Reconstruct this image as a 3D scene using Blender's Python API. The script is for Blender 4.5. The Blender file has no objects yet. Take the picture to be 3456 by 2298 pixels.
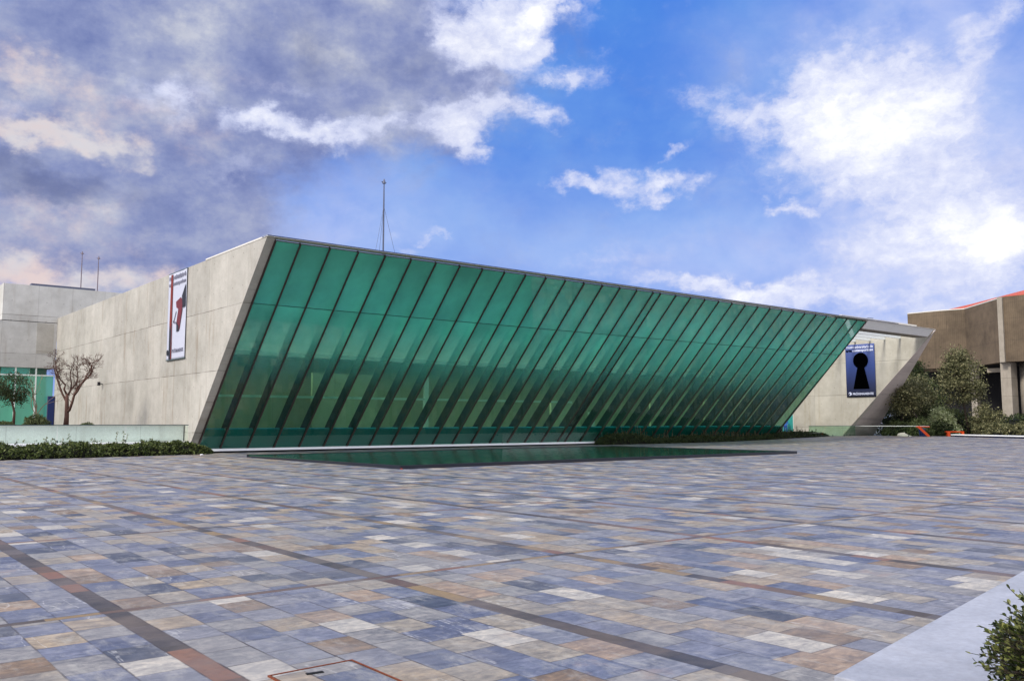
import bpy, bmesh, math, random
from mathutils import Vector, Matrix, noise
R = math.radians
SC = bpy.context.scene
COL = SC.collection

# ------------------------------------------------------------------ camera
cd = bpy.data.cameras.new('camera'); cam = bpy.data.objects.new('camera', cd); COL.objects.link(cam)
cam.location = (0, 0, 1.6)
cam.rotation_euler = (R(90 + 5.288), 0, R(-39.14))
cd.sensor_width = 36; cd.lens = 30.95; cd.clip_start = .1; cd.clip_end = 4000
SC.camera = cam
SC.view_settings.view_transform = 'Standard'; SC.view_settings.look = 'None'
SC.view_settings.exposure = .1; SC.view_settings.gamma = 1

def lin(c):
    return tuple((v / 12.92 if v <= .04045 else ((v + .055) / 1.055) ** 2.4) for v in (x / 255 for x in c))

class NT:
    """small node-tree helper"""
    def __init__(s, tree): s.t = tree; s.n = tree.nodes; s.l = tree.links
    def node(s, typ, **kw):
        n = s.n.new(typ)
        for k, v in kw.items(): setattr(n, k, v)
        return n
    def put(s, sock, v):
        if v is None: return
        if isinstance(v, bpy.types.NodeSocket): s.l.new(v, sock)
        else:
            try: sock.default_value = v
            except Exception: sock.default_value = (*v, 1) if len(v) == 3 else v
    def math(s, op, a, b=None, c=None, clamp=False):
        n = s.node('ShaderNodeMath', operation=op, use_clamp=clamp)
        s.put(n.inputs[0], a); s.put(n.inputs[1], b)
        if c is not None: s.put(n.inputs[2], c)
        return n.outputs[0]
    def mix(s, f, a, b, mode='MIX'):
        n = s.node('ShaderNodeMix', data_type='RGBA', blend_type=mode)
        s.put(n.inputs[0], f); s.put(n.inputs[6], a if not isinstance(a, tuple) else (*a[:3], 1)); s.put(n.inputs[7], b if not isinstance(b, tuple) else (*b[:3], 1))
        return n.outputs[2]
    def noise(s, vec, scale, detail=4, rough=.55, dist=0, col=False, dim='3D'):
        n = s.node('ShaderNodeTexNoise'); n.noise_dimensions = dim
        s.put(n.inputs['Vector'], vec); n.inputs['Scale'].default_value = scale
        n.inputs['Detail'].default_value = detail; n.inputs['Roughness'].default_value = rough; n.inputs['Distortion'].default_value = dist
        return n.outputs['Color' if col else 'Fac']
    def white(s, vec):
        n = s.node('ShaderNodeTexWhiteNoise'); n.noise_dimensions = '3D'; s.put(n.inputs['Vector'], vec); return n
    def mapr(s, v, a, b, c=0., d=1., smooth=False):
        n = s.node('ShaderNodeMapRange'); n.interpolation_type = 'SMOOTHSTEP' if smooth else 'LINEAR'
        s.put(n.inputs[0], v)
        for i, q in enumerate((a, b, c, d)): s.put(n.inputs[i + 1], q)
        return n.outputs[0]
    def ramp(s, f, stops, const=False):
        n = s.node('ShaderNodeValToRGB'); s.put(n.inputs[0], f); r = n.color_ramp
        r.interpolation = 'CONSTANT' if const else 'LINEAR'
        while len(r.elements) < len(stops): r.elements.new(.5)
        for e, (p, c) in zip(r.elements, stops): e.position = p; e.color = (*c[:3], 1)
        return n.outputs[0]
    def vscale(s, vec, sc, loc=(0, 0, 0), rot=(0, 0, 0)):
        n = s.node('ShaderNodeMapping'); s.put(n.inputs['Vector'], vec)
        n.inputs['Scale'].default_value = sc; n.inputs['Location'].default_value = loc; n.inputs['Rotation'].default_value = rot
        return n.outputs[0]
    def comb(s, x, y, z):
        n = s.node('ShaderNodeCombineXYZ'); s.put(n.inputs[0], x); s.put(n.inputs[1], y); s.put(n.inputs[2], z); return n.outputs[0]
    def sep(s, v):
        n = s.node('ShaderNodeSeparateXYZ'); s.put(n.inputs[0], v); return n.outputs
    def bump(s, h, strength=.3, dist=.02):
        n = s.node('ShaderNodeBump'); s.put(n.inputs['Height'], h); n.inputs['Strength'].default_value = strength; n.inputs['Distance'].default_value = dist
        return n.outputs[0]

# ------------------------------------------------------------------ sky and sun
SUN_EL, SUN_AZ = 40.0, -96.0          # azimuth measured from +Y towards +X
WHITE = [
(38.0,25.1,2.94,1.87,0,1.00),(40.9,25.8,2.64,1.11,0,0.80),(40.5,24.2,1.32,1.52,0,0.70),(36.4,23.9,1.75,1.14,30,0.60),(60.8,18.2,4.26,2.99,-10,1.25),(63.6,16.4,4.31,2.72,0,0.75),(59.3,20.9,3.08,1.97,0,0.60),(57.1,18.1,3.15,1.28,0,0.45),(66.1,18.5,2.54,2.15,0,0.45),(64.1,11.0,4.71,1.77,10,0.95),(61.4,9.7,3.18,1.17,10,0.70),(67.5,9.2,3.10,1.98,0,0.70),(67.2,12.2,2.68,1.97,0,0.45),(68.9,10.1,1.94,2.19,0,0.50),(60.6,14.4,2.99,1.54,0,0.40),(66.1,6.8,3.62,1.26,0,0.50),(23.3,18.4,2.15,0.77,-15,0.80),(26.3,18.0,3.04,0.73,5,0.95),(30.0,18.8,2.55,0.74,-5,0.80),(34.5,18.7,1.73,1.20,10,0.90),(36.6,19.5,1.74,1.33,-40,0.80),(35.4,17.5,1.15,0.81,0,0.60),(39.5,20.0,2.62,0.79,20,0.75),(42.3,14.9,1.21,0.55,0,0.90),(44.9,15.1,1.43,0.76,0,1.00),(47.5,14.5,1.69,0.41,-10,0.70),(49.4,15.1,1.95,0.49,0,0.70),(43.5,22.3,2.18,0.77,-10,0.60),(42.7,21.6,1.31,0.47,0,0.50),(52.3,20.3,2.48,0.90,25,0.50),(53.9,18.4,1.90,0.73,0,0.55),(50.0,16.8,1.06,0.37,-20,0.60),(56.7,13.8,0.84,0.34,0,0.70),(52.6,14.7,1.04,0.35,0,0.55),(49.9,8.9,4.13,0.39,3,0.60),(55.3,8.6,5.00,0.60,2,0.80),(58.4,7.5,5.08,0.85,5,0.95),(62.5,5.5,2.87,0.57,5,0.60),(68.5,21.4,1.78,0.80,-20,0.70),(66.6,19.6,1.15,1.65,30,0.35),(67.0,13.3,3.60,2.94,0,0.55),(34.0,12.2,1.08,0.22,10,0.50),(32.9,11.5,1.13,0.33,0,0.35),(38.9,22.9,1.75,1.28,0,0.60),(18.5,19.6,2.30,0.99,0,0.55),(15.8,20.0,2.22,0.85,0,0.45),(21.8,15.3,2.37,0.78,0,0.30),(25.4,20.8,2.48,0.64,0,0.25),(9.5,18.1,1.54,0.58,0,0.30),(40.9,19.0,1.45,0.67,0,0.40),(46.0,10.4,3.95,0.83,0,0.30),]
VEIL = [
(25.6,13.7,5.45,2.96,0,0.40),(31.1,15.3,5.67,2.17,0,0.25),(27.3,11.4,6.05,1.64,0,0.60),(21.9,11.1,4.19,1.87,0,0.50),(67.6,15.9,7.38,10.08,0,1.00),(54.0,22.7,4.37,2.98,0,0.25),(61.9,22.7,6.22,3.55,0,0.40),(41.2,11.6,10.02,3.35,0,0.25),(58.9,9.3,12.64,3.17,0,0.70),(55.2,14.9,3.99,5.28,0,0.20),]
GREY = [
(15.0,21.3,13.66,5.95,0,1.20),(29.6,23.4,9.12,5.28,0,1.10),(34.2,20.5,3.47,2.88,0,0.60),(11.7,14.3,9.58,5.38,0,1.10),(17.8,13.2,5.75,3.87,0,0.70),(20.9,11.0,5.70,1.86,0,0.35),(11.2,9.8,7.40,3.23,0,0.90),(37.7,21.9,2.63,1.56,20,0.50),]
DARK = [
(11.1,13.8,3.15,1.34,0,1.10),(17.3,12.9,3.23,1.55,0,0.45),(23.7,23.9,7.10,2.20,0,0.50),(28.2,21.3,5.07,1.54,0,0.45),(33.9,23.3,2.32,1.52,0,0.30),(13.0,22.7,4.74,1.39,0,0.30),(8.3,15.0,1.29,0.71,0,0.50),(11.5,18.4,2.98,0.71,5,0.35),]
WARM = [
(9.6,16.8,2.42,0.83,20,0.90),(12.5,16.6,2.56,0.92,-10,1.00),(14.7,15.4,0.96,0.45,0,0.60),(10.8,19.2,2.72,0.94,30,0.50),(9.0,19.8,1.31,1.37,0,0.40),(11.3,8.3,4.93,1.00,5,0.90),(9.5,9.1,2.60,0.98,0,0.60),(16.2,8.4,2.91,0.78,0,0.50),(14.2,10.3,3.54,1.14,0,0.30),(18.3,19.1,2.80,1.24,0,0.40),(13.8,19.5,3.10,0.96,10,0.35),(19.7,16.9,2.32,0.77,0,0.35),(12.9,12.4,2.55,0.75,-10,0.35),(9.7,13.1,1.10,0.73,0,0.40),(21.6,21.0,3.19,0.75,0,0.20),(9.8,11.1,2.63,1.22,0,0.25),]

world = bpy.data.worlds.new('World'); SC.world = world; world.use_nodes = True
w = NT(world.node_tree); w.n.clear()
out = w.node('ShaderNodeOutputWorld'); bg = w.node('ShaderNodeBackground'); w.l.new(bg.outputs[0], out.inputs[0])
bg.inputs[1].default_value = .1
nish = w.node('ShaderNodeTexSky', sky_type='NISHITA'); nish.sun_disc = False
nish.sun_elevation = R(SUN_EL); nish.sun_rotation = R(SUN_AZ); nish.air_density = 1.0; nish.dust_density = .6; nish.ozone_density = 2.5
tc = w.node('ShaderNodeTexCoord').outputs['Generated']
sx, sy, sz = w.sep(tc)
D2 = 57.29578
az = w.math('MULTIPLY', w.math('ARCTAN2', sx, sy), D2)
el = w.math('MULTIPLY', w.math('ARCSINE', sz), D2)
elc = w.math('MAXIMUM', el, 0)
ang = w.comb(az, w.math('MULTIPLY', el, 1.35), 0)
def vsub(a, k):      # (noise colour - .5) * k
    n = w.node('ShaderNodeVectorMath', operation='SUBTRACT'); w.put(n.inputs[0], a); n.inputs[1].default_value = (.5, .5, .5)
    m = w.node('ShaderNodeVectorMath', operation='MULTIPLY'); w.l.new(n.outputs[0], m.inputs[0]); m.inputs[1].default_value = k
    return m.outputs[0]
def vadd(a, b):
    n = w.node('ShaderNodeVectorMath', operation='ADD'); w.put(n.inputs[0], a); w.put(n.inputs[1], b); return n.outputs[0]
base_v = w.comb(az, el, 0)
warp1 = vsub(w.noise(ang, .16, 3, .5, col=True), (7, 4.5, 0))
warp2 = vsub(w.noise(ang, .65, 6, .62, col=True), (3.4, 2.2, 0))
wv = vadd(vadd(base_v, warp1), warp2)
ws = vadd(vadd(base_v, vsub(w.noise(ang, .12, 2, .5, col=True), (4, 3, 0))), warp2)
last = [None]
def layer(tab, vec):
    acc = None; v0 = vec
    for i, (a, e, ra, re, rot, st) in enumerate(tab):
        dep = acc if acc is not None else last[0]
        if i % 8 == 0 and dep is not None:      # keeps the shader's working memory small
            ch = w.node('ShaderNodeVectorMath', operation='MULTIPLY_ADD'); w.l.new(dep, ch.inputs[0]); ch.inputs[1].default_value = (1e-7, 1e-7, 0); w.l.new(v0, ch.inputs[2]); vec = ch.outputs[0]
        n = w.node('ShaderNodeMapping', vector_type='TEXTURE'); w.put(n.inputs[0], vec)
        n.inputs['Location'].default_value = (a, e, 0); n.inputs['Rotation'].default_value = (0, 0, R(-rot)); n.inputs['Scale'].default_value = (ra * 1.6, re * 1.6, 1)
        l = w.node('ShaderNodeVectorMath', operation='LENGTH'); w.l.new(n.outputs[0], l.inputs[0])
        v = w.mapr(l.outputs['Value'], 1.15, 0, 0, st, smooth=True)
        acc = v if acc is None else w.math('ADD', acc, v)
    last[0] = acc
    return acc
f1 = w.noise(ang, .22, 9, .6, dist=.3); f2 = w.noise(ang, .9, 7, .62)
white_d = layer(WHITE, wv); grey_d = layer(GREY, ws); dark_d = layer(DARK, ws); warm_d = layer(WARM, wv); veil_d = layer(VEIL, ws)
T = 10.0             # the background strength is .1
def sc(c, k=1.0): return tuple(v * T * k for v in lin(c))
tint = w.node('ShaderNodeMix', data_type='RGBA', blend_type='MULTIPLY'); tint.inputs[0].default_value = 1
w.l.new(nish.outputs[0], tint.inputs[6]); tint.inputs[7].default_value = (.85, .95, 1.3, 1)
grad = w.ramp(w.math('DIVIDE', elc, 45), [(0, sc((190, 204, 244))), (.2, sc((146, 178, 238))), (.4, sc((112, 160, 233))), (.62, sc((78, 142, 232))), (1, sc((60, 120, 215)))])
sky = w.mix(.8, tint.outputs[2], grad)
sky = w.mix(w.mapr(w.noise(vadd(ang, w.comb(40, 3, 0)), .13, 5, .55), .35, .62, 0, .45), sky, sc((50, 112, 218)))
# thin veil
vf = w.math('MULTIPLY', veil_d, w.mapr(f1, .3, .7, .45, 1.1))
sky = w.mix(w.math('MULTIPLY', vf, .8, clamp=True), sky, sc((196, 206, 244)))
# grey cloud mass; elsewhere round the dome a broken cover added as bright fill
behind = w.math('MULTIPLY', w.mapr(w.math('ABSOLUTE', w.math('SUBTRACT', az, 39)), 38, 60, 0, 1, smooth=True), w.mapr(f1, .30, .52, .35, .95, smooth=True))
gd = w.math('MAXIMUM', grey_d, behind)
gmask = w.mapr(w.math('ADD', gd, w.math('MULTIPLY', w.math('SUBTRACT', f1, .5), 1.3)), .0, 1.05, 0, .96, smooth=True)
gcol = w.ramp(w.math('ADD', w.math('MULTIPLY', w.noise(vadd(ang, w.comb(11, 7, 3)), .14, 8, .62), .75), w.math('MULTIPLY', w.noise(vadd(ang, w.comb(3, 17, 5)), .45, 8, .68), .25)), [(.36, sc((112, 124, 174))), (.46, sc((136, 146, 188))), (.55, sc((162, 169, 198))), (.64, sc((196, 199, 212)))])
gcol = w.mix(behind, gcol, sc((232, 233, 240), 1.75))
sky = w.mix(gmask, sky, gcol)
sky = w.mix(w.math('MULTIPLY', w.mapr(w.math('ADD', warm_d, w.math('MULTIPLY', w.math('SUBTRACT', f2, .5), w.mapr(warm_d, 0, .6, .3, 1.6))), .0, 1.25, 0, 1, smooth=True), .9), sky, w.mix(w.mapr(f1, .4, .6), sc((228, 208, 204)), sc((216, 212, 216))))
sky = w.mix(w.mapr(w.math('ADD', dark_d, w.math('MULTIPLY', w.math('SUBTRACT', f1, .5), 1.2)), .25, 1.2, 0, .8, smooth=True), sky, sc((98, 108, 150)))
f3 = w.noise(vadd(ang, warp2), .55, 9, .66)
wm = w.math('ADD', white_d, w.math('ADD', w.math('MULTIPLY', w.math('SUBTRACT', f2, .52), w.mapr(white_d, 0, .8, .5, 1.1)), w.math('MULTIPLY', w.math('SUBTRACT', f3, .5), w.mapr(white_d, 0, .8, .5, 1.9))))
sky = w.mix(w.mapr(wm, .0, .95, 0, .85, smooth=True), sky, sc((208, 214, 242)))
sky = w.mix(w.mapr(wm, .55, 2.2, 0, 1, smooth=True), sky, sc((255, 255, 255), 1.05))
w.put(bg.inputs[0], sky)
world.cycles.sampling_method = 'MANUAL'; world.cycles.sample_map_resolution = 512

sl = bpy.data.lights.new('sun', 'SUN'); sl.energy = 3.0; sl.angle = R(11); sl.color = (1, .95, .88)
so = bpy.data.objects.new('sun', sl); COL.objects.link(so)
sd = Vector((math.sin(R(SUN_AZ)) * math.cos(R(SUN_EL)), math.cos(R(SUN_AZ)) * math.cos(R(SUN_EL)), math.sin(R(SUN_EL))))
so.rotation_euler = sd.to_track_quat('Z', 'Y').to_euler(); so.location = (0, 0, 60)

# ------------------------------------------------------------------ object helpers
def tag(o, label, cat, group=None, kind=None):
    if label: o['label'] = label
    if cat: o['category'] = cat
    if group: o['group'] = group
    if kind: o['kind'] = kind
    return o
def thing(name, loc, label, cat, group=None):
    o = bpy.data.objects.new(name, None); COL.objects.link(o); o.location = loc; o.empty_display_size = .3
    return tag(o, label, cat, group)
def mesh_obj(name, verts, faces, mat, parent=None, smooth=False, mats=None, fm=None):
    me = bpy.data.meshes.new(name); me.from_pydata([tuple(v) for v in verts], [], faces)
    for m in (mats or [mat]): me.materials.append(m)
    if fm: me.polygons.foreach_set('material_index', fm)
    if smooth: me.polygons.foreach_set('use_smooth', [True] * len(me.polygons))
    me.update()
    o = bpy.data.objects.new(name, me); COL.objects.link(o)
    if parent: o.parent = parent; root_loc = world_loc(parent); o.matrix_parent_inverse = Matrix.Translation(-root_loc)
    return o
def world_loc(o):
    v = Vector(o.location)
    p = o.parent
    if p is not None and o.type == 'MESH': return Vector((0, 0, 0)) + world_mesh_off(o)
    return v
def world_mesh_off(o): return Vector((0, 0, 0))
class MB:
    def __init__(s): s.v = []; s.f = []; s.m = []
    def add(s, v, f, m=0):
        b = len(s.v); s.v += [Vector(q) for q in v]; s.f += [tuple(i + b for i in q) for q in f]; s.m += [m] * len(f); return s
    def box(s, x0, x1, y0, y1, z0, z1, m=0):
        return s.add([(x0, y0, z0), (x1, y0, z0), (x1, y1, z0), (x0, y1, z0), (x0, y0, z1), (x1, y0, z1), (x1, y1, z1), (x0, y1, z1)],
                     [(0, 3, 2, 1), (4, 5, 6, 7), (0, 1, 5, 4), (1, 2, 6, 5), (2, 3, 7, 6), (3, 0, 4, 7)], m)
    def hexa(s, a, b, m=0):      # prism between two equal polygons
        n = len(a)
        return s.add(list(a) + list(b), [tuple(reversed(range(n))), tuple(range(n, 2 * n))] + [(i, (i + 1) % n, n + (i + 1) % n, n + i) for i in range(n)], m)
    def prism_x(s, prof, x0, x1, m=0): return s.hexa([(x0, y, z) for y, z in prof], [(x1, y, z) for y, z in prof], m)
    def tube(s, pts, rad, n=7, m=0, cap=True):
        pts = [Vector(p) for p in pts]; b = len(s.v); up = Vector((.13, .31, 1)).normalized()
        for i, p in enumerate(pts):
            d = (pts[min(i + 1, len(pts) - 1)] - pts[max(i - 1, 0)]).normalized()
            a = d.cross(up); a = a.normalized() if a.length > 1e-4 else Vector((1, 0, 0)); c = d.cross(a)
            r = rad[i] if isinstance(rad, (list, tuple)) else rad
            s.v += [p + a * r * math.cos(2 * math.pi * k / n) + c * r * math.sin(2 * math.pi * k / n) for k in range(n)]
        for i in range(len(pts) - 1):
            for k in range(n):
                s.f.append((b + i * n + k, b + i * n + (k + 1) % n, b + (i + 1) * n + (k + 1) % n, b + (i + 1) * n + k)); s.m.append(m)
        if cap:
            s.f.append(tuple(b + k for k in reversed(range(n)))); s.m.append(m)
            s.f.append(tuple(b + (len(pts) - 1) * n + k for k in range(n))); s.m.append(m)
        return s
    def bar(s, p, q, w_, h_, m=0):
        p = Vector(p); q = Vector(q); d = (q - p).normalized(); a = d.cross(Vector((0, 0, 1)))
        a = a.normalized() if a.length > 1e-4 else Vector((1, 0, 0)); c = a.cross(d)
        o = lambda e, i, j: e + a * w_ / 2 * i + c * h_ / 2 * j
        return s.hexa([o(p, -1, -1), o(p, 1, -1), o(p, 1, 1), o(p, -1, 1)], [o(q, -1, -1), o(q, 1, -1), o(q, 1, 1), o(q, -1, 1)], m)
    def build(s, name, mat, parent=None, smooth=False, bevel=0):
        ms = mat if isinstance(mat, list) else [mat]
        o = mesh_obj(name, s.v, s.f, None, parent, smooth, ms, s.m)
        bm = bmesh.new(); bm.from_mesh(o.data); bmesh.ops.recalc_face_normals(bm, faces=bm.faces)
        if bevel: bmesh.ops.bevel(bm, geom=[e for e in bm.edges if len(e.link_faces) == 2 and e.calc_face_angle(0) > .5], offset=bevel, segments=2, affect='EDGES', profile=.6)
        bm.to_mesh(o.data); bm.free()
        return o

# ------------------------------------------------------------------ materials
def material(name):
    m = bpy.data.materials.new(name); m.use_nodes = True; t = NT(m.node_tree)
    return m, t, t.n['Principled BSDF']
def plain(name, c, rough=.6, metal=0, var=.12, scale=3, bump=0, spec=.4):
    m, t, p = material(name); co = t.node('ShaderNodeTexCoord').outputs['Object']
    n = t.noise(co, scale, 5)
    c = lin(c)
    t.put(p.inputs['Base Color'], t.mix(n, tuple(v * (1 - var) for v in c), tuple(min(1, v * (1 + var)) for v in c)))
    p.inputs['Roughness'].default_value = rough; p.inputs['Metallic'].default_value = metal; p.inputs['Specular IOR Level'].default_value = spec
    if bump: t.put(p.inputs['Normal'], t.bump(t.noise(co, scale * 8, 4), bump, .01))
    return m
def concrete(name, lo, hi, joints=(), vjoint=0, axis='y', streak=.6, sx_=1.0, ribs=0, stain=(110, 98, 84), dscale=1.0):
    m, t, p = material(name)
    co = t.node('ShaderNodeTexCoord').outputs['Object']; X, Y, Z = t.sep(co)
    H = X if axis == 'x' else Y
    big = t.noise(co, .35 * dscale, 5, .6); mid = t.noise(co, 1.6 * dscale, 6, .65); fine = t.noise(co, 22, 4, .7)
    col = t.mix(t.mapr(t.math('ADD', t.math('MULTIPLY', big, .6), t.math('MULTIPLY', mid, .4)), .34, .66), lin(lo), lin(hi))
    st = t.noise(t.comb(t.math('MULTIPLY', H, 2.2 * sx_), t.math('MULTIPLY', Z, .22), 3.1), 1.0, 5, .65)
    patch = t.noise(t.comb(t.math('MULTIPLY', H, .35), t.math('MULTIPLY', Z, .3), 7.7), 1.0, 3, .6)
    sm = t.math('MULTIPLY', t.mapr(st, .5, .74, smooth=True), t.mapr(patch, .38, .62, smooth=True))
    col = t.mix(t.math('MULTIPLY', sm, streak), col, lin(stain))
    col = t.mix(t.math('MULTIPLY', t.mapr(fine, .35, .7), .22), col, lin((100, 94, 86)))
    run = t.noise(t.comb(t.math('MULTIPLY', H, 1.1 * sx_), t.math('MULTIPLY', Z, .06), 9.3), 1.0, 6, .7)
    col = t.mix(t.math('MULTIPLY', t.mapr(run, .56, .74, 0, .75, smooth=True), streak), col, lin(stain))
    line = None
    for z in joints:
        wob = t.math('ADD', Z, t.math('MULTIPLY', t.math('SUBTRACT', t.noise(co, 1.2, 2), .5), .05))
        v = t.math('MULTIPLY', t.math('LESS_THAN', t.math('ABSOLUTE', t.math('SUBTRACT', wob, z)), .016), t.mapr(t.noise(co, .9, 3), .35, .6, .35, 1))
        line = v if line is None else t.math('MAXIMUM', line, v)
    if vjoint:
        fr = t.math('FRACT', t.math('DIVIDE', t.math('ADD', H, 400.3), vjoint))
        v = t.math('MULTIPLY', t.math('LESS_THAN', fr, .03 / vjoint), .35); line = v if line is None else t.math('MAXIMUM', line, v)
        # tie holes on a regular grid between the joints
        hx = t.math('SUBTRACT', t.math('FRACT', t.math('DIVIDE', t.math('ADD', H, 400.3), vjoint / 2)), .5)
        hz = t.math('SUBTRACT', t.math('FRACT', t.math('DIVIDE', t.math('ADD', Z, .4), 1.52)), .5)
        hd = t.math('SQRT', t.math('ADD', t.math('POWER', t.math('MULTIPLY', hx, vjoint / 2), 2), t.math('POWER', t.math('MULTIPLY', hz, 1.52), 2)))
        line = t.math('MAXIMUM', line, t.math('MULTIPLY', t.math('LESS_THAN', hd, .035), .6))
    if line is not None: col = t.mix(t.math('MULTIPLY', line, .75), col, lin((72, 64, 56)))
    # tone differs a little from one pour panel to the next
    if vjoint and joints:
        idp = t.white(t.comb(t.math('FLOOR', t.math('DIVIDE', t.math('ADD', H, 400.3), vjoint)), t.math('FLOOR', t.math('DIVIDE', t.math('SUBTRACT', Z, joints[0]), 3.04)), 1))
        col = t.mix(1, col, t.ramp(idp.outputs['Value'], [(0, (.9, .9, .9)), (1, (1.06, 1.06, 1.06))]), 'MULTIPLY')
    if ribs:
        rb = t.math('ABSOLUTE', t.math('SUBTRACT', t.math('FRACT', t.math('MULTIPLY', H, ribs)), .5))
        col = t.mix(t.math('MULTIPLY', t.mapr(rb, .3, .5), .35), col, lin((70, 58, 46)))
    t.put(p.inputs['Base Color'], col); p.inputs['Roughness'].default_value = .8; p.inputs['Specular IOR Level'].default_value = .25
    t.put(p.inputs['Normal'], t.bump(t.math('ADD', fine, t.math('MULTIPLY', mid, .8)), .25, .012))
    return m

JT = (1.06, 4.1, 7.14)
M_wall = concrete('weathered_concrete', (160, 156, 146), (194, 189, 179), JT, 2.44, 'y', .6, stain=(132, 114, 92))
M_block = concrete('pale_concrete', (182, 180, 174), (212, 210, 204), (6.9, 9.9), 2.44, 'x', .35, stain=(140, 122, 100))
M_beige = concrete('beige_concrete', (172, 167, 152), (200, 196, 182), (1.06, 4.2, 7.3), 2.9, 'y', .45, stain=(150, 136, 104))
M_edge = concrete('edge_concrete', (150, 138, 120), (178, 166, 148), JT, 0, 'y', .3)
M_wing = concrete('pinkish_concrete', (184, 172, 164), (208, 196, 188), (1.3, 4.2, 7.1), 0, 'y', .45, stain=(110, 100, 104))
M_plant = concrete('planter_concrete', (206, 206, 200), (226, 226, 220), (), 3.0, 'x', .3)
M_brown = concrete('ribbed_brown_concrete', (80, 68, 54), (122, 105, 84), (11.0, 13.55, 15.4), 0, 'y', .7, 1.0, ribs=4.5, stain=(56, 48, 38), dscale=.6)
M_col = concrete('column_concrete', (140, 132, 118), (168, 158, 144), (2.4, 4.6, 6.7), 0, 'y', .4, stain=(100, 88, 76))
M_beam = plain('white_beam_paint', (240, 243, 236), .5, var=.04)
M_fascia = plain('grey_fascia', (228, 228, 226), .6, var=.08, scale=.8)
M_soffit = plain('soffit_grey', (128, 122, 112), .8)
M_sill = plain('white_sill', (248, 248, 248), .4, var=.03)
M_dark = plain('shadow_gap_dark', (24, 24, 28), .8)
M_mull = plain('mullion_bronze', (74, 62, 60), .45, .3)
M_trans = plain('transom_green', (52, 112, 98), .5)
M_fin = plain('fin_steel', (5, 10, 14), .6, .1)
M_cap = plain('roof_cap_metal', (60, 78, 120), .35, .6)
M_capw = plain('roof_cap_white', (215, 210, 200), .5)
M_roof = plain('roof_membrane', (150, 148, 142), .85)
M_rail = plain('pale_rail', (226, 232, 226), .35, .1, .03)
M_raild = plain('grey_rail', (78, 96, 96), .4, .4)
M_mast = plain('mast_grey', (88, 92, 110), .5, .5)
M_mastr = plain('mast_rust', (112, 100, 108), .7, .1)
M_orange = plain('orange_paint', (214, 74, 16), .45, var=.06)
M_red = plain('red_roof_sheet', (188, 84, 48), .6, var=.1, scale=.5)
M_inwall = concrete('interior_wall', (176, 170, 138), (200, 192, 160), (), 2.9, 'x', .2)
M_infloor = plain('interior_floor', (120, 120, 112), .5)
M_inwhite = plain('interior_white', (214, 216, 206), .8, var=.03)
M_teal = plain('teal_backpainted_panel', (14, 150, 176), .25, var=.15, scale=.7)
M_void = plain('void_shade', (18, 16, 18), .9)  # near-black colour stands in for deep shade in porch and doorway
M_bark = plain('dark_bark', (58, 48, 40), .9, var=.4, scale=14, bump=.5)
M_barkr = plain('reddish_bark', (90, 64, 54), .85, var=.3, scale=16, bump=.5)
M_barkp = plain('pale_bark', (150, 132, 110), .85, var=.3, scale=16, bump=.5)
M_soil = plain('soil', (62, 50, 40), .95, var=.3, scale=6, bump=.5)
M_navy = plain('navy_panel', (18, 38, 92), .4)
M_skin = plain('skin', (150, 104, 78), .6)
M_hair = plain('hair', (34, 26, 22), .7)
M_shirt = plain('blue_shirt', (62, 112, 190), .8)
M_trous = plain('blue_trousers', (44, 78, 150), .8)
M_rust = plain('rust_frame', (128, 66, 36), .7, .3, .35, 30, .4)
M_black = plain('black_slot', (6, 6, 6), .9)

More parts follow.
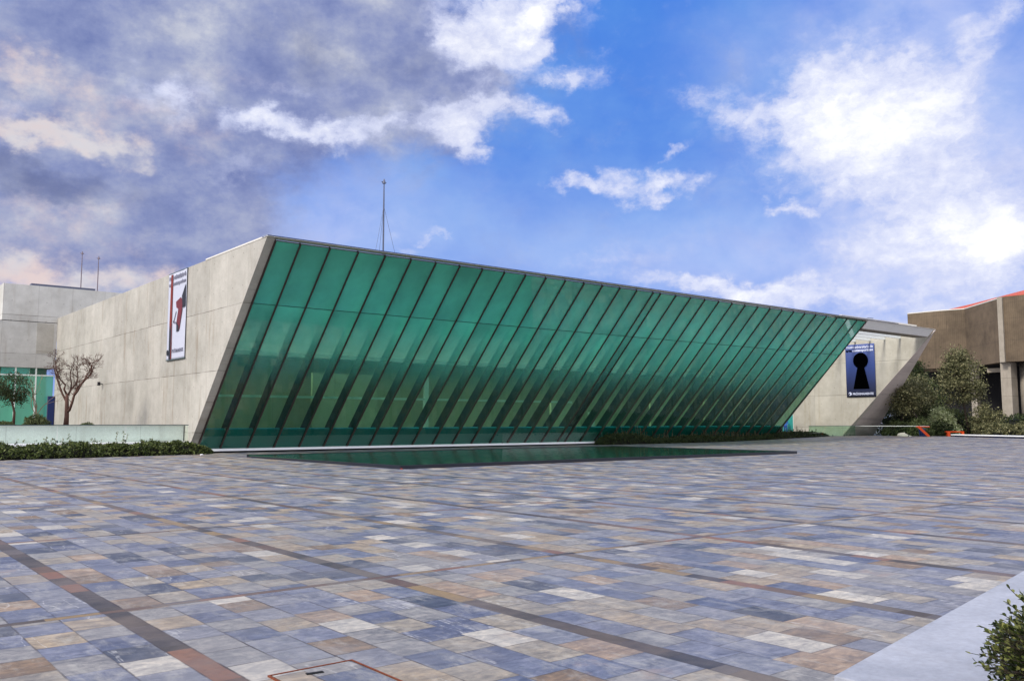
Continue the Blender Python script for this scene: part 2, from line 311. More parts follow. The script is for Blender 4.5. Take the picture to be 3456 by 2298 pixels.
def glass(name, tcol, gloss_fac, rough=.02, diff=None, diff_fac=0.0, zgrad=None, gcol=(1, 1, 1)):
    m = bpy.data.materials.new(name); m.use_nodes = True; t = NT(m.node_tree); t.n.clear()
    o = t.node('ShaderNodeOutputMaterial'); tr = t.node('ShaderNodeBsdfTransparent'); tr.inputs[0].default_value = (*tcol, 1)
    cur = tr.outputs[0]
    geo = t.node('ShaderNodeNewGeometry')
    if diff:
        co = t.node('ShaderNodeTexCoord').outputs['Object']; Z = t.sep(co)[2]
        df = t.node('ShaderNodeBsdfDiffuse'); tl = t.node('ShaderNodeBsdfTranslucent')
        n1 = t.noise(t.vscale(co, (.9, 1, .12)), .8, 5, .6)
        idp = t.node('ShaderNodeObjectInfo').outputs['Random']
        base = t.mix(t.mapr(t.math('ADD', t.math('MULTIPLY', n1, .8), t.math('MULTIPLY', idp, .2)), .3, .72), tuple(v * .82 for v in diff), tuple(v * 1.15 for v in diff))
        t.put(df.inputs[0], base); t.put(tl.inputs[0], base)
        mx = t.node('ShaderNodeMixShader'); mx.inputs[0].default_value = .5
        t.l.new(df.outputs[0], mx.inputs[1]); t.l.new(tl.outputs[0], mx.inputs[2])
        m2 = t.node('ShaderNodeMixShader')
        if zgrad:
            f = t.mapr(Z, zgrad[0], zgrad[1], diff_fac, zgrad[2], smooth=True)
            t.put(m2.inputs[0], f)
        else: m2.inputs[0].default_value = diff_fac
        t.l.new(cur, m2.inputs[1]); t.l.new(mx.outputs[0], m2.inputs[2]); cur = m2.outputs[0]
    gl = t.node('ShaderNodeBsdfGlossy'); gl.inputs['Roughness'].default_value = rough; gl.inputs[0].default_value = (*gcol, 1)
    lw = t.node('ShaderNodeLayerWeight'); lw.inputs[0].default_value = .5
    schl = t.math('MULTIPLY', t.math('ADD', .045, t.math('MULTIPLY', t.math('POWER', lw.outputs['Facing'], 5), .955)), t.math('SUBTRACT', 1, geo.outputs['Backfacing']))
    if diff:
        nb = t.bump(t.noise(co, .5, 2), .02, .05); t.l.new(nb, gl.inputs['Normal'])
    fac = t.math('MULTIPLY', schl, gloss_fac, clamp=True)
    m3 = t.node('ShaderNodeMixShader'); t.put(m3.inputs[0], fac); t.l.new(cur, m3.inputs[1]); t.l.new(gl.outputs[0], m3.inputs[2])
    t.l.new(m3.outputs[0], o.inputs[0]); return m
M_glass = glass('green_fritted_glass', (.52, .77, .64), 1.7, .04, (.19, .76, .60), .03, (3.0, 8.0, .84), (.92, 1, .97))
M_bal = glass('balustrade_glass', (.93, .985, .96), 1.0, .01)
M_balg = glass('green_balustrade_glass', (.76, .92, .82), 1.2, .01)
M_cyan = glass('cyan_door_glass', (.4, .8, .78), 1.5, .02, (.12, .72, .62), .55)
M_wing_glass = glass('wing_window_glass', (.55, .92, .80), 1.6, .02, (.26, .84, .64), .55)

# slate paving
def paving(name, x0=2.12, dx=2.6, y0=8.02, dy=5.36):
    m, t, p = material(name)
    co = t.node('ShaderNodeTexCoord').outputs['Object']; X, Y, Z = t.sep(co)
    wob = t.noise(co, 4.0, 5, .7)
    Xw = t.math('ADD', X, t.math('MULTIPLY', t.math('SUBTRACT', wob, .5), .018)); Yw = t.math('ADD', Y, t.math('MULTIPLY', t.math('SUBTRACT', t.noise(t.vscale(co, (1, 1, 1), (9, 4, 0)), 3.0, 2), .5), .018))
    u = t.math('DIVIDE', t.math('SUBTRACT', Xw, x0), dx); v = t.math('DIVIDE', t.math('SUBTRACT', Yw, y0), dy)
    bu = t.math('FLOOR', u); fu = t.math('MULTIPLY', t.math('FRACT', u), dx); bv = t.math('FLOOR', v); fv = t.math('MULTIPLY', t.math('FRACT', v), dy)
    SW, SV = .18, .10
    isx = t.math('LESS_THAN', fu, SW); isy = t.math('LESS_THAN', fv, SV)
    # courses
    nc = 7; cw = (dx - SW) / nc
    cu = t.math('DIVIDE', t.math('SUBTRACT', fu, SW), cw); ci = t.math('FLOOR', cu); cf = t.math('FRACT', cu)
    cid = t.comb(t.math('ADD', t.math('MULTIPLY', bu, 9), ci), bv, 0)
    cr = t.white(cid); r1, r2, r3 = t.sep(cr.outputs['Color'])
    L = t.math('ADD', .38, t.math('MULTIPLY', r1, .22))
    tv = t.math('ADD', t.math('DIVIDE', t.math('SUBTRACT', fv, SV), L), r2)
    # unequal lengths inside a course
    ti = t.math('FLOOR', tv); tf = t.math('FRACT', tv)
    tid = t.white(t.comb(t.math('ADD', t.math('MULTIPLY', bu, 9), ci), t.math('ADD', t.math('MULTIPLY', bv, 31), ti), 5))
    a, b, c = t.sep(tid.outputs['Color'])
    S = [(0, (70, 75, 88)), (.10, (86, 92, 112)), (.23, (104, 108, 124)), (.37, (120, 121, 129)), (.50, (130, 127, 124)), (.63, (140, 131, 117)), (.75, (148, 133, 112)), (.84, (120, 100, 78)), (.91, (178, 171, 158)), (.96, (146, 126, 106))]
    reg = t.math('SUBTRACT', t.noise(t.comb(t.math('MULTIPLY', bu, .31), t.math('MULTIPLY', bv, .63), 0), 1.0, 2), .5)
    near = t.mapr(reg, -.2, .2, -.06, .06)
    colt = t.ramp(t.math('ADD', a, near, clamp=True), [(q, lin(k)) for q, k in S], True)
    colt = t.mix(.04, colt, lin((128, 126, 126)))
    # veins, cloudiness and scuffs inside each slab
    offv = t.node('ShaderNodeVectorMath', operation='ADD'); t.l.new(co, offv.inputs[0])
    om = t.node('ShaderNodeVectorMath', operation='SCALE'); t.l.new(tid.outputs['Color'], om.inputs[0]); om.inputs['Scale'].default_value = 37; t.l.new(om.outputs[0], offv.inputs[1])
    n1 = t.noise(t.vscale(offv.outputs[0], (1.6, 3.5, 1), rot=(0, 0, .5)), 2.2, 8, .72, dist=.8)
    n2 = t.noise(offv.outputs[0], 14, 6, .7)
    colt = t.mix(1, colt, t.ramp(n1, [(.3, (.52, .54, .60)), (.5, (.97, .97, .97)), (.7, (1.55, 1.48, 1.38))]), 'MULTIPLY')
    colt = t.mix(1, colt, t.ramp(n2, [(.3, (.72, .72, .75)), (.7, (1.26, 1.25, 1.22))]), 'MULTIPLY')
    vein = t.noise(t.vscale(offv.outputs[0], (1.3, .25, 1), rot=(0, 0, .9)), 2.0, 3, .5, dist=.25)
    vm = t.math('MULTIPLY', t.mapr(t.math('ABSOLUTE', t.math('SUBTRACT', vein, .5)), 0, .010, 1, 0), t.math('MULTIPLY', t.math('GREATER_THAN', b, .78), t.mapr(n2, .4, .6)))
    colt = t.mix(t.math('MULTIPLY', vm, .6), colt, lin((206, 203, 198)))
    lich = t.mapr(t.noise(t.vscale(co, (1, .45, 1), rot=(0, 0, .6)), 4.2, 9, .8, dist=.4), .50, .72, 0, .75); colt = t.mix(lich, colt, lin((176, 171, 160)))
    worn = t.mapr(t.noise(co, .55, 6, .62), .44, .68, 0, .5); colt = t.mix(worn, colt, lin((136, 133, 132)))
    dark_ = t.mapr(t.noise(t.vscale(co, (1, 1, 1), (30, 11, 0)), .9, 7, .7), .55, .75, 0, .45); colt = t.mix(dark_, colt, lin((96, 94, 98)))
    spots = t.math('MULTIPLY', t.mapr(t.noise(co, 26, 3, .6), .70, .76), .6); colt = t.mix(spots, colt, lin((70, 66, 64)))
    rustm = t.math('MULTIPLY', t.mapr(t.noise(co, 1.3, 5, .7), .60, .8, 0, .6), t.math('GREATER_THAN', c, .5)); colt = t.mix(rustm, colt, lin((158, 124, 100)))
    # strips: their own short stones
    sxi = t.white(t.comb(bu, t.math('FLOOR', t.math('DIVIDE', t.math('ADD', Yw, t.math('MULTIPLY', bu, .37)), .46)), 2))
    syi = t.white(t.comb(t.math('FLOOR', t.math('DIVIDE', t.math('ADD', Xw, t.math('MULTIPLY', bv, .21)), .42)), bv, 8))
    RS = [(0, (52, 50, 50)), (.25, (70, 62, 56)), (.45, (92, 70, 58)), (.62, (124, 86, 66)), (.78, (100, 92, 84)), (.92, (136, 114, 80))]
    inb = t.math('MULTIPLY', t.math('GREATER_THAN', bu, .5), t.math('LESS_THAN', bu, 2.5))
    inv = t.math('MULTIPLY', t.math('GREATER_THAN', bv, -.5), t.math('LESS_THAN', bv, 1.5))
    zone = t.mix(isy, t.mapr(inb, 0, 1, -.22, .14), t.mapr(inv, 0, 1, -.15, .14))
    sval = t.mix(isy, sxi.outputs['Value'], syi.outputs['Value'])
    cols = t.ramp(t.math('ADD', sval, zone, clamp=True), [(q, lin(k)) for q, k in RS], True)
    cols = t.mix(1, cols, t.ramp(n2, [(.3, (.75, .75, .75)), (.7, (1.2, 1.2, 1.2))]), 'MULTIPLY')
    strip = t.math('MAXIMUM', isx, isy)
    cols = t.mix(t.mapr(t.noise(co, .9, 5, .65), .38, .66, .05, .65), cols, lin((122, 110, 101)))
    col = t.mix(strip, colt, cols)
    # joints (open, dirt filled)
    jw = .014
    j1 = t.math('LESS_THAN', t.math('MINIMUM', cf, t.math('SUBTRACT', 1, cf)), jw / cw * .5)
    j2 = t.math('LESS_THAN', t.math('MULTIPLY', t.math('MINIMUM', tf, t.math('SUBTRACT', 1, tf)), L), jw * .4)
    js = t.math('MAXIMUM', t.math('LESS_THAN', t.math('ABSOLUTE', t.math('SUBTRACT', fu, SW)), .008), t.math('LESS_THAN', t.math('ABSOLUTE', t.math('SUBTRACT', fv, SV)), .008))
    j0 = t.math('MAXIMUM', t.math('LESS_THAN', fu, .007), t.math('LESS_THAN', fv, .007))
    jj = t.math('MAXIMUM', t.math('MULTIPLY', t.math('MAXIMUM', j1, j2), t.math('SUBTRACT', 1, strip)), t.math('MAXIMUM', js, j0))
    col = t.mix(t.math('MULTIPLY', jj, t.mapr(t.noise(co, 2.2, 3), .38, .64, .12, .85)), col, lin((58, 50, 48)))
    t.put(p.inputs['Base Color'], col)
    t.put(p.inputs['Roughness'], t.mapr(t.math('ADD', t.math('MULTIPLY', n2, .5), t.math('MULTIPLY', b, .5)), .2, .8, .42, .72)); p.inputs['Specular IOR Level'].default_value = .45
    lvl = t.math('MULTIPLY', c, .25)
    hgt = t.math('SUBTRACT', t.math('ADD', t.math('ADD', t.math('MULTIPLY', n1, .9), t.math('MULTIPLY', n2, .35)), lvl), jj)
    t.put(p.inputs['Normal'], t.bump(hgt, .35, .012))
    return m
M_pave = paving('slate_paving')

def water_mat():
    m, t, p = material('pool_water'); co = t.node('ShaderNodeTexCoord').outputs['Object']
    p.inputs['Base Color'].default_value = (.02, .07, .04, 1); p.inputs['Roughness'].default_value = .05; p.inputs['IOR'].default_value = 1.33; p.inputs['Specular IOR Level'].default_value = .5
    t.put(p.inputs['Normal'], t.bump(t.noise(t.vscale(co, (1, 1.5, 1)), 1.8, 4, .6), .12, .05)); return m
M_water = water_mat()
M_pool = plain('black_pool_stone', (22, 26, 38), .5, var=.25, scale=4)

def leafmat(name, cols, trans=.25, rough=.55):
    m, t, p = material(name); g = t.node('ShaderNodeNewGeometry'); r = g.outputs['Random Per Island']
    c = t.ramp(r, [(i / max(1, len(cols) - 1), lin(k)) for i, k in enumerate(cols)])
    t.put(p.inputs['Base Color'], c); p.inputs['Roughness'].default_value = rough; p.inputs['Specular IOR Level'].default_value = .3
    tl = t.node('ShaderNodeBsdfTranslucent'); t.put(tl.inputs[0], c); mx = t.node('ShaderNodeMixShader'); mx.inputs[0].default_value = trans
    o = t.n['Material Output']; t.l.new(p.outputs[0], mx.inputs[1]); t.l.new(tl.outputs[0], mx.inputs[2]); t.l.new(mx.outputs[0], o.inputs[0]); return m
ML_hedge = leafmat('hedge_leaves', [(28, 36, 16), (52, 64, 28), (84, 98, 46), (126, 134, 78)])
ML_dark = leafmat('dark_leaves', [(30, 40, 22), (52, 64, 34), (82, 90, 52)])
ML_olive = leafmat('olive_leaves', [(52, 56, 32), (84, 86, 54), (116, 114, 78), (154, 148, 108)])
ML_green = leafmat('mid_green_leaves', [(56, 68, 38), (84, 96, 56), (112, 118, 76)])
ML_pale = leafmat('pale_leaves', [(120, 132, 84), (164, 172, 122), (204, 206, 164)])
ML_bush = leafmat('glossy_bush_leaves', [(30, 38, 18), (52, 64, 28), (88, 96, 46), (136, 136, 80)], .2, .35)
M_core = plain('shrub_core', (24, 26, 16), .95, var=.4, scale=10)

# ------------------------------------------------------------------ ground
def gz(x): 
    q = min(1, max(0, (x - 55) / 25)); return .28 * q * q * (3 - 2 * q)
xs = [-900, -200] + [i * 2.5 + 50 for i in range(14)] + [200, 3000]
ys = [-900, -60, 0, 20, 40, 60, 90, 200, 3000]
gv = [(x, y, gz(x)) for y in ys for x in xs]; n_ = len(xs)
g = mesh_obj('plaza_ground', gv, [(j * n_ + i, j * n_ + i + 1, (j + 1) * n_ + i + 1, (j + 1) * n_ + i) for j in range(len(ys) - 1) for i in range(n_ - 1)], M_pave, smooth=True)
tag(g, 'wide plaza of blue grey and tan slate slabs crossed by rusty strips', 'paving', kind='structure')

# ------------------------------------------------------------------ museum
museum = thing('museum_building', (16, 46, 0), 'museum with a long green glass front leaning out over the plaza between bare concrete ends', 'museum')
XL, XG, XR = 15.94, 16.34, 67.15
def fy(z): return 46.15 - (z - .12) * 9.27 / 9.71     # the leaning plane
TH = 9.83
MB().hexa([(XL, fy(0), 0), (XL, 77, 0), (XL, 77, TH), (XL, fy(TH), TH)], [(XG, fy(0), 0), (XG, 77, 0), (XG, 77, TH), (XG, fy(TH), TH)]).build('side_wall', M_wall, museum, bevel=.012)
MB().box(XL - .02, XG, 36.75, 44.4, TH + .002, TH + .075).build('roof_flashing', M_capw, museum)
# interior
inn = MB().box(XG, XR - .3, 46.6, 60, -.05, .16).build('interior_floor', M_infloor, museum)
MB().box(XG, XR - .3, 52, 52.3, .16, 5.6).build('interior_wall', M_inwall, museum)
MB().box(XG, XR - .3, 50.6, 60, 5.604, 5.85).build('gallery_floor', M_inwhite, museum)
MB().box(XG, XR - .3, 60, 60.3, 0, TH - .25).build('rear_wall', M_inwhite, museum)
MB().box(XG + .3, 41.6, 44.55, 44.65, 2.9, 3.02).build('interior_pale_bar', M_rail, museum)  # pale horizontal bar running behind the fins
r_ = MB()
for y0, y1 in ((37.3, 39.0), (58.5, 77)): r_.box(XG, XR - .02, y0, y1, TH - .22, TH - .01)
for k in range(18): r_.box(XG + k * 2.96, XG + k * 2.96 + .16, 39.0, 58.5, TH - .218, TH - .014)  # unseen roof left open between ribs to let daylight into the interior
for y_ in (45, 51.5): r_.box(XG, XR - .02, y_, y_ + .16, TH - .45, TH - .23)
r_.build('roof', M_roof, museum)
MB().hexa([(XR, fy(.05) + .02, .05), (XR, 60.3, .05), (XR, 60.3, TH - .02), (XR, fy(TH - .1) + .1, TH - .02)], [(XR + .26, fy(.05) + .02, .05), (XR + .26, 60.3, .05), (XR + .26, 60.3, TH - .02), (XR + .26, fy(TH - .1) + .1, TH - .02)]).build('end_wall', M_edge, museum)
for a_, b_ in ((33.65, 34.0), (49.4, 50.0)):
    MB().box(a_, b_, 50.9, 51.1, .165, 4.7 if a_ < 40 else 2.4).build('daylight_gap_slab', M_inwhite, museum)  # white slabs stand in for bright daylight openings at the rear
for a_, b_, h_ in ((24.5, 29, 4.6), (44, 47, 3.2), (55, 60, 4.2), (62, 65, 3.6)):
    MB().box(a_, b_, 49.4, 49.6, .165, h_).build('display_partition', M_inwall, museum)
MB().box(XG, XR - .3, 46.6, 46.9, .165, .9).build('plinth_wall', M_teal, museum)
# slope frame
sl_ = Vector((0, -9.27, 9.71)).normalized(); nn = Vector((0, -9.71, -9.27)).normalized()
def onp(x, z, off=0): return Vector((x, fy(z), z)) + nn * off
# teal upstand behind the glass
MB().hexa([onp(XG + .02, .15, -.12), onp(XR - .02, .15, -.12), onp(XR - .02, 1.15, -.12), onp(XG + .02, 1.15, -.12)],
          [onp(XG + .02, .15, -.2), onp(XR - .02, .15, -.2), onp(XR - .02, 1.15, -.2), onp(XG + .02, 1.15, -.2)]).build('teal_upstand', M_teal, museum)
mx_ = [XG + .04]
x = 17.59
bays = []
while x < 41.9: bays.append(x); x += 1.498
mx_ += bays + [42.25]
x = 43.72
while x < 66.2: mx_.append(x); x += 1.4705
mx_.append(XR)
rng = random.Random(4)
def quad_slab(x0, x1, z0, z1, t0, t1): 
    return MB().hexa([onp(x0, z0, t0), onp(x1, z0, t0), onp(x1, z1, t0), onp(x0, z1, t0)], [onp(x0, z0, t1), onp(x1, z0, t1), onp(x1, z1, t1), onp(x0, z1, t1)])
for a_, b_ in zip(mx_[:-1], mx_[1:]):
    j = rng.uniform(-.004, .004)
    quad_slab(a_ + .03, b_ - .03, .2, 7.12, j, j - .016).build('glass_pane', M_glass, museum)
    quad_slab(a_ + .03, b_ - .03, 7.16, TH - .14, j, j - .016).build('glass_pane', M_glass, museum)
for k, x in enumerate(mx_):
    wd = .064
    quad_slab(x - wd / 2, x + wd / 2, .14, TH - .1, .07, -.07).build('mullion', M_mull, museum)
    if 0 < k < len(mx_) - 1:
        zb, zt = 1.17, TH - .35
        MB().hexa([(x - .03, fy(zb) + .12, zb), (x - .03, fy(zb) + .85, zb), (x - .03, fy(zt) + .85, zt), (x - .03, fy(zt) + .12, zt)],
                  [(x + .03, fy(zb) + .12, zb), (x + .03, fy(zb) + .85, zb), (x + .03, fy(zt) + .85, zt), (x + .03, fy(zt) + .12, zt)]).build('glass_fin', M_fin, museum)
quad_slab(XG + .08, XR - .04, 7.128, 7.152, .004, -.03).build('transom', M_trans, museum)
# white sill over a recessed base
MB().box(XL + .1, 46.05, 45.42, 46.5, .09, .21).build('sill', M_sill, museum, bevel=.008)
MB().box(XL + .2, 46.0, 45.95, 46.5, 0, .088).build('base_recess', M_dark, museum)  # near-black colour paints in the shadow beneath the sill
MB().box(46.05, XR, 46.1, 46.5, 0, .3).build('base_kerb', M_wing, museum)
# roof edge
MB().box(XL - .03, 78.66, 36.74, 37.2, TH + .004, TH + .022).build('roof_edge_trim', M_capw, museum)
MB().box(XL - .03, 72.0, 36.72, 37.4, TH + .024, TH + .06).build('roof_edge_trim', M_cap, museum)
MB().box(63.5, 75.6, 36.95, 38.0, TH + .062, TH + .18).build('roof_coping', M_capw, museum)
# open entrance canopy at the right end
MB().prism_x([(36.88, TH), (37.47, 9.22), (38.7, 9.25), (38.7, TH)], XR + .27, 78.62).build('canopy_fascia', M_fascia, museum, bevel=.01)
MB().prism_x([(37.50, 9.214), (38.66, 9.244), (38.66, 9.2), (37.50, 9.17)], XR + .3, 78.5).build('canopy_soffit', M_soffit, museum)
for yb in (40.2, 41.68, 43.14, 44.64, 46.1):
    MB().box(XR + .265, 78.98, yb - .07, yb + .07, 9.26, 9.56).build('canopy_beam', M_beam, museum, bevel=.006)
# beige entrance wall and the leaning wing at its end
MB().hexa([(79, 46.35, .2), (79, 51.7, .2), (79, 51.7, 9.8), (79, 37.3, 9.8), (79, 37.56, 9.2)], [(79.5, 46.35, .2), (79.5, 51.7, .2), (79.5, 51.7, 9.8), (79.5, 37.3, 9.8), (79.5, 37.56, 9.2)]).build('entrance_wall', M_beige, museum)
MB().box(79, 79.5, 51.7, 62, 3.1, 9.8).build('entrance_wall', M_beige, museum)
A_, B_, C_, D_ = Vector((78.95, 46.45, .15)), Vector((84.6, 46.35, .1)), Vector((79.02, 36.9, TH)), Vector((78.96, 37.5, 9.2))
off = Vector((.6, .55, 0))
MB().hexa([A_, B_, C_, D_], [A_ + off, B_ + Vector((.3, 3, 0)), C_ + off, D_ + off]).build('leaning_wing', M_wing, museum)
# cyan glazed door leaf and the dark doorway beyond it
dr = MB().box(79.1, 79.14, 51.75, 53.05, .3, 3.05).build('entrance_door', M_cyan, museum)
MB().box(79.05, 79.2, 51.7, 51.78, .27, 3.1).build('door_frame', M_rail, dr)
MB().box(79.05, 79.2, 53.05, 53.12, .27, 3.1).build('door_frame', M_raild, dr)
MB().box(78.98, 79.06, 52.85, 52.92, 1.1, 2.0).build('door_handle', M_raild, dr)
MB().box(82, 82.3, 53.2, 62, .28, 3.1).build('doorway_back', M_void, museum)
MB().box(79.12, 79.16, 53.9, 56.5, .3, 3.05).build('entrance_glazing', M_cyan, museum)
MB().box(67.5, 82, 62, 62.3, .2, 9.6).build('foyer_wall', M_inwhite, museum)

# ------------------------------------------------------------------ text and banners
def text_mesh(s, size, ext=.004, offset=0.0, align='LEFT', sp=1.0):
    c = bpy.data.curves.new('t', 'FONT'); c.body = s; c.size = size; c.extrude = ext; c.offset = offset; c.align_x = align; c.space_character = sp
    c.resolution_u = 3
    o = bpy.data.objects.new('t', c); COL.objects.link(o)
    bpy.context.view_layer.update()
    me = bpy.data.meshes.new_from_object(o.evaluated_get(bpy.context.evaluated_depsgraph_get()))
    bpy.data.objects.remove(o); bpy.data.curves.remove(c); return me
def on_banner(me, X, ytop, z, name, mat, parent, width=None, height=None):
    vs = [v.co.copy() for v in me.vertices]
    x0 = min(v.x for v in vs); x1 = max(v.x for v in vs); y0 = min(v.y for v in vs); y1 = max(v.y for v in vs)
    kx = (width / (x1 - x0)) if width else 1
    ky = (height / (y1 - y0)) if height else (kx if width else 1)
    V = [(X - v.z, ytop - (v.x - x0) * kx, z + v.y * ky) for v in vs]
    return mesh_obj(name, V, [tuple(p.vertices) for p in me.polygons], mat, parent)
def cloth(X, y0, y1, z0, z1, amp, seed=0, nx=28, nz=44, th=.012):
    V = []; F = []
    for k in (0, 1):
        for j in range(nz + 1):
            for i in range(nx + 1):
                y = y1 + (y0 - y1) * i / nx; z = z0 + (z1 - z0) * j / nz
                d = amp * (noise.noise(Vector((y * 1.1 + seed, z * .45 + y * .3, seed))) * .5 + .5) 
                V.append((X - d + k * th, y, z))
    q = nx + 1; n2 = q * (nz + 1)
    for j in range(nz):
        for i in range(nx):
            a = j * q + i; F.append((a, a + 1, a + q + 1, a + q)); F.append((n2 + a, n2 + a + q, n2 + a + q + 1, n2 + a + 1))
    edge = [i for i in range(q)] + [j * q + nx for j in range(1, nz + 1)] + [nz * q + i for i in range(nx - 1, -1, -1)] + [j * q for j in range(nz - 1, 0, -1)]
    for a, b in zip(edge, edge[1:] + edge[:1]): F.append((a, n2 + a, n2 + b, b))
    return V, F
def poly_on(X, pts, name, mat, parent, th=.006):
    return MB().hexa([(X, y, z) for y, z in pts], [(X - th, y, z) for y, z in pts]).build(name, mat, parent)
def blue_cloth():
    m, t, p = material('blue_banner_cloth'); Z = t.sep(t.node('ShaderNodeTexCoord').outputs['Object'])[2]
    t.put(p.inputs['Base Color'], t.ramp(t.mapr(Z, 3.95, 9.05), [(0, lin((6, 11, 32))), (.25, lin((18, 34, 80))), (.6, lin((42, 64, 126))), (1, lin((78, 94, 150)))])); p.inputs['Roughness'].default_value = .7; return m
M_bblue = blue_cloth()
M_ink = plain('black_ink', (2, 2, 3), 1, spec=0); M_wt = plain('white_print', (212, 218, 240), .7, var=.03)
M_bwhite = plain('white_banner_cloth', (186, 188, 202), .75, var=.04, scale=1); M_bstripe = plain('red_print', (118, 30, 18), .7, var=.2, scale=1.5)
M_bdark = plain('dark_print', (28, 30, 44), .7); M_bmar = plain('maroon_print', (104, 34, 46), .7, var=.2); M_gtxt = plain('grey_print', (112, 112, 128), .7)

# right banner with the keyhole: y 45.65 (left) to 42.7 (right)
bn = thing('keyhole_banner', (78.9, 44.2, 3.95), 'tall blue banner with a black keyhole hanging on the beige entrance wall', 'banner', None)
BX = 78.93
V, F = cloth(BX, 42.7, 45.68, 3.98, 9.02, .05, 3)
mesh_obj('banner_cloth', V, F, M_bblue, bn, smooth=True)
TX = BX - .06
kc_y, kc_z, kr = 44.12, 7.45, .76
pts = []
for i in range(41):
    a = R(-62 + 304 * i / 40); pts.append((kc_y + kr * math.cos(a), kc_z + kr * math.sin(a)))
pts = pts + [(kc_y - .82, 4.75), (kc_y + .82, 4.75)]
poly_on(TX, pts, 'keyhole_print', M_ink, bn)
on_banner(text_mesh('museo', .4, .003, .008), TX, 45.55, 8.66, 'lettering', M_wt, bn, .82, .2)
on_banner(text_mesh('universitario de', .4, .003, .012), TX, 44.68, 8.64, 'lettering', M_wt, bn, 1.86, .28)
on_banner(text_mesh('arte', .4, .003, .014), TX, 45.58, 8.33, 'lettering', M_ink, bn, .6, .24)
on_banner(text_mesh('contemporáneo', .4, .003, .014), TX, 44.92, 8.33, 'lettering', M_wt, bn, 2.1, .32)
on_banner(text_mesh('PRÓXIMAMENTE', .3, .003, .006), TX, 45.02, 4.18, 'lettering', M_wt, bn, 2.1, .27)
def disc(y, z, r, a0=0, a1=360, n=20): return [(y + r * math.cos(R(a0 + (a1 - a0) * i / n)), z + r * math.sin(R(a0 + (a1 - a0) * i / n))) for i in range(n)]
poly_on(TX, disc(45.3, 4.3, .16), 'round_emblem', M_wt, bn); poly_on(TX - .008, disc(45.36, 4.28, .08), 'emblem_mark', M_bblue, bn)

# left banner on the side wall: y 49.9 (left) to 46.95 (right), z 4.98..9.76
bl = thing('striped_banner', (15.9, 48.4, 4.98), 'white banner with a red and black stripe hanging high on the side wall', 'banner')
LX = XL - .05
V, F = cloth(LX, 46.97, 49.9, 5.0, 9.76, .03, 9)
mesh_obj('banner_cloth', V, F, M_bwhite, bl, smooth=True)
TX = LX - .042
poly_on(TX, [(49.42, 9.7), (49.12, 9.7), (49.10, 7.1), (49.32, 6.6), (49.46, 7.0)], 'stripe_print', M_bstripe, bl)
poly_on(TX, [(49.46, 6.98), (49.32, 6.58), (49.12, 7.06), (49.14, 5.02), (49.44, 5.02)], 'stripe_print', M_bdark, bl)
poly_on(TX, [(49.11, 7.0), (49.06, 7.0), (49.02, 5.02), (49.13, 5.02)], 'stripe_print', M_bstripe, bl)
poly_on(TX, [(48.5, 8.12), (47.75, 8.3), (47.45, 8.1), (47.5, 7.6), (47.85, 6.55), (48.25, 6.5), (48.32, 7.0), (48.1, 7.7), (48.4, 7.8)], 'abstract_print', M_bmar, bl)
poly_on(TX - .008, [(47.55, 8.35), (47.2, 8.75), (47.02, 8.95), (47.0, 7.75), (47.4, 7.7)], 'abstract_print', M_bdark, bl)
poly_on(TX - .008, [(48.3, 6.9), (47.95, 6.8), (47.9, 6.5), (48.27, 6.46)], 'abstract_print', M_bdark, bl)
poly_on(TX, [(48.9, 7.12), (48.2, 6.96), (48.2, 6.86), (48.9, 7.0)], 'abstract_print', M_gtxt, bl)
poly_on(TX, [(48.85, 7.05), (48.45, 7.62), (48.4, 7.56), (48.75, 7.02)], 'abstract_print', M_gtxt, bl)
on_banner(text_mesh('museo universitario de', .3, .003, .012), TX, 49.75, 9.42, 'lettering', M_gtxt, bl, 2.7, .27)
on_banner(text_mesh('arte contemporáneo', .3, .003, .012), TX, 49.75, 9.08, 'lettering', M_gtxt, bl, 2.7, .27)
on_banner(text_mesh('PRÓXIMAMENTE', .3, .003, .006), TX, 48.9, 5.36, 'lettering', M_gtxt, bl, 1.75, .24)
poly_on(TX, disc(49.65, 5.4, .16), 'round_emblem', M_bdark, bl)
MB().box(LX - .03, XL - .004, 46.95, 49.92, 9.765, 9.8).build('top_batten', M_raild, bl); MB().box(LX - .04, XL - .004, 46.95, 49.92, 4.96, 4.998).build('bottom_batten', M_raild, bl)

fx = thing('wall_light', (15.9, 62.86, 4.15), 'small dark lamp on a short bracket on the side wall right of the bare tree', 'wall lamp')
MB().tube([(XL, 62.95, 4.12), (XL - .22, 62.9, 4.16)], .03).build('bracket', M_raild, fx); MB().tube([(XL - .26, 62.86, 4.02), (XL - .26, 62.86, 4.26)], [.1, .09], 10).build('lamp_head', M_dark, fx)

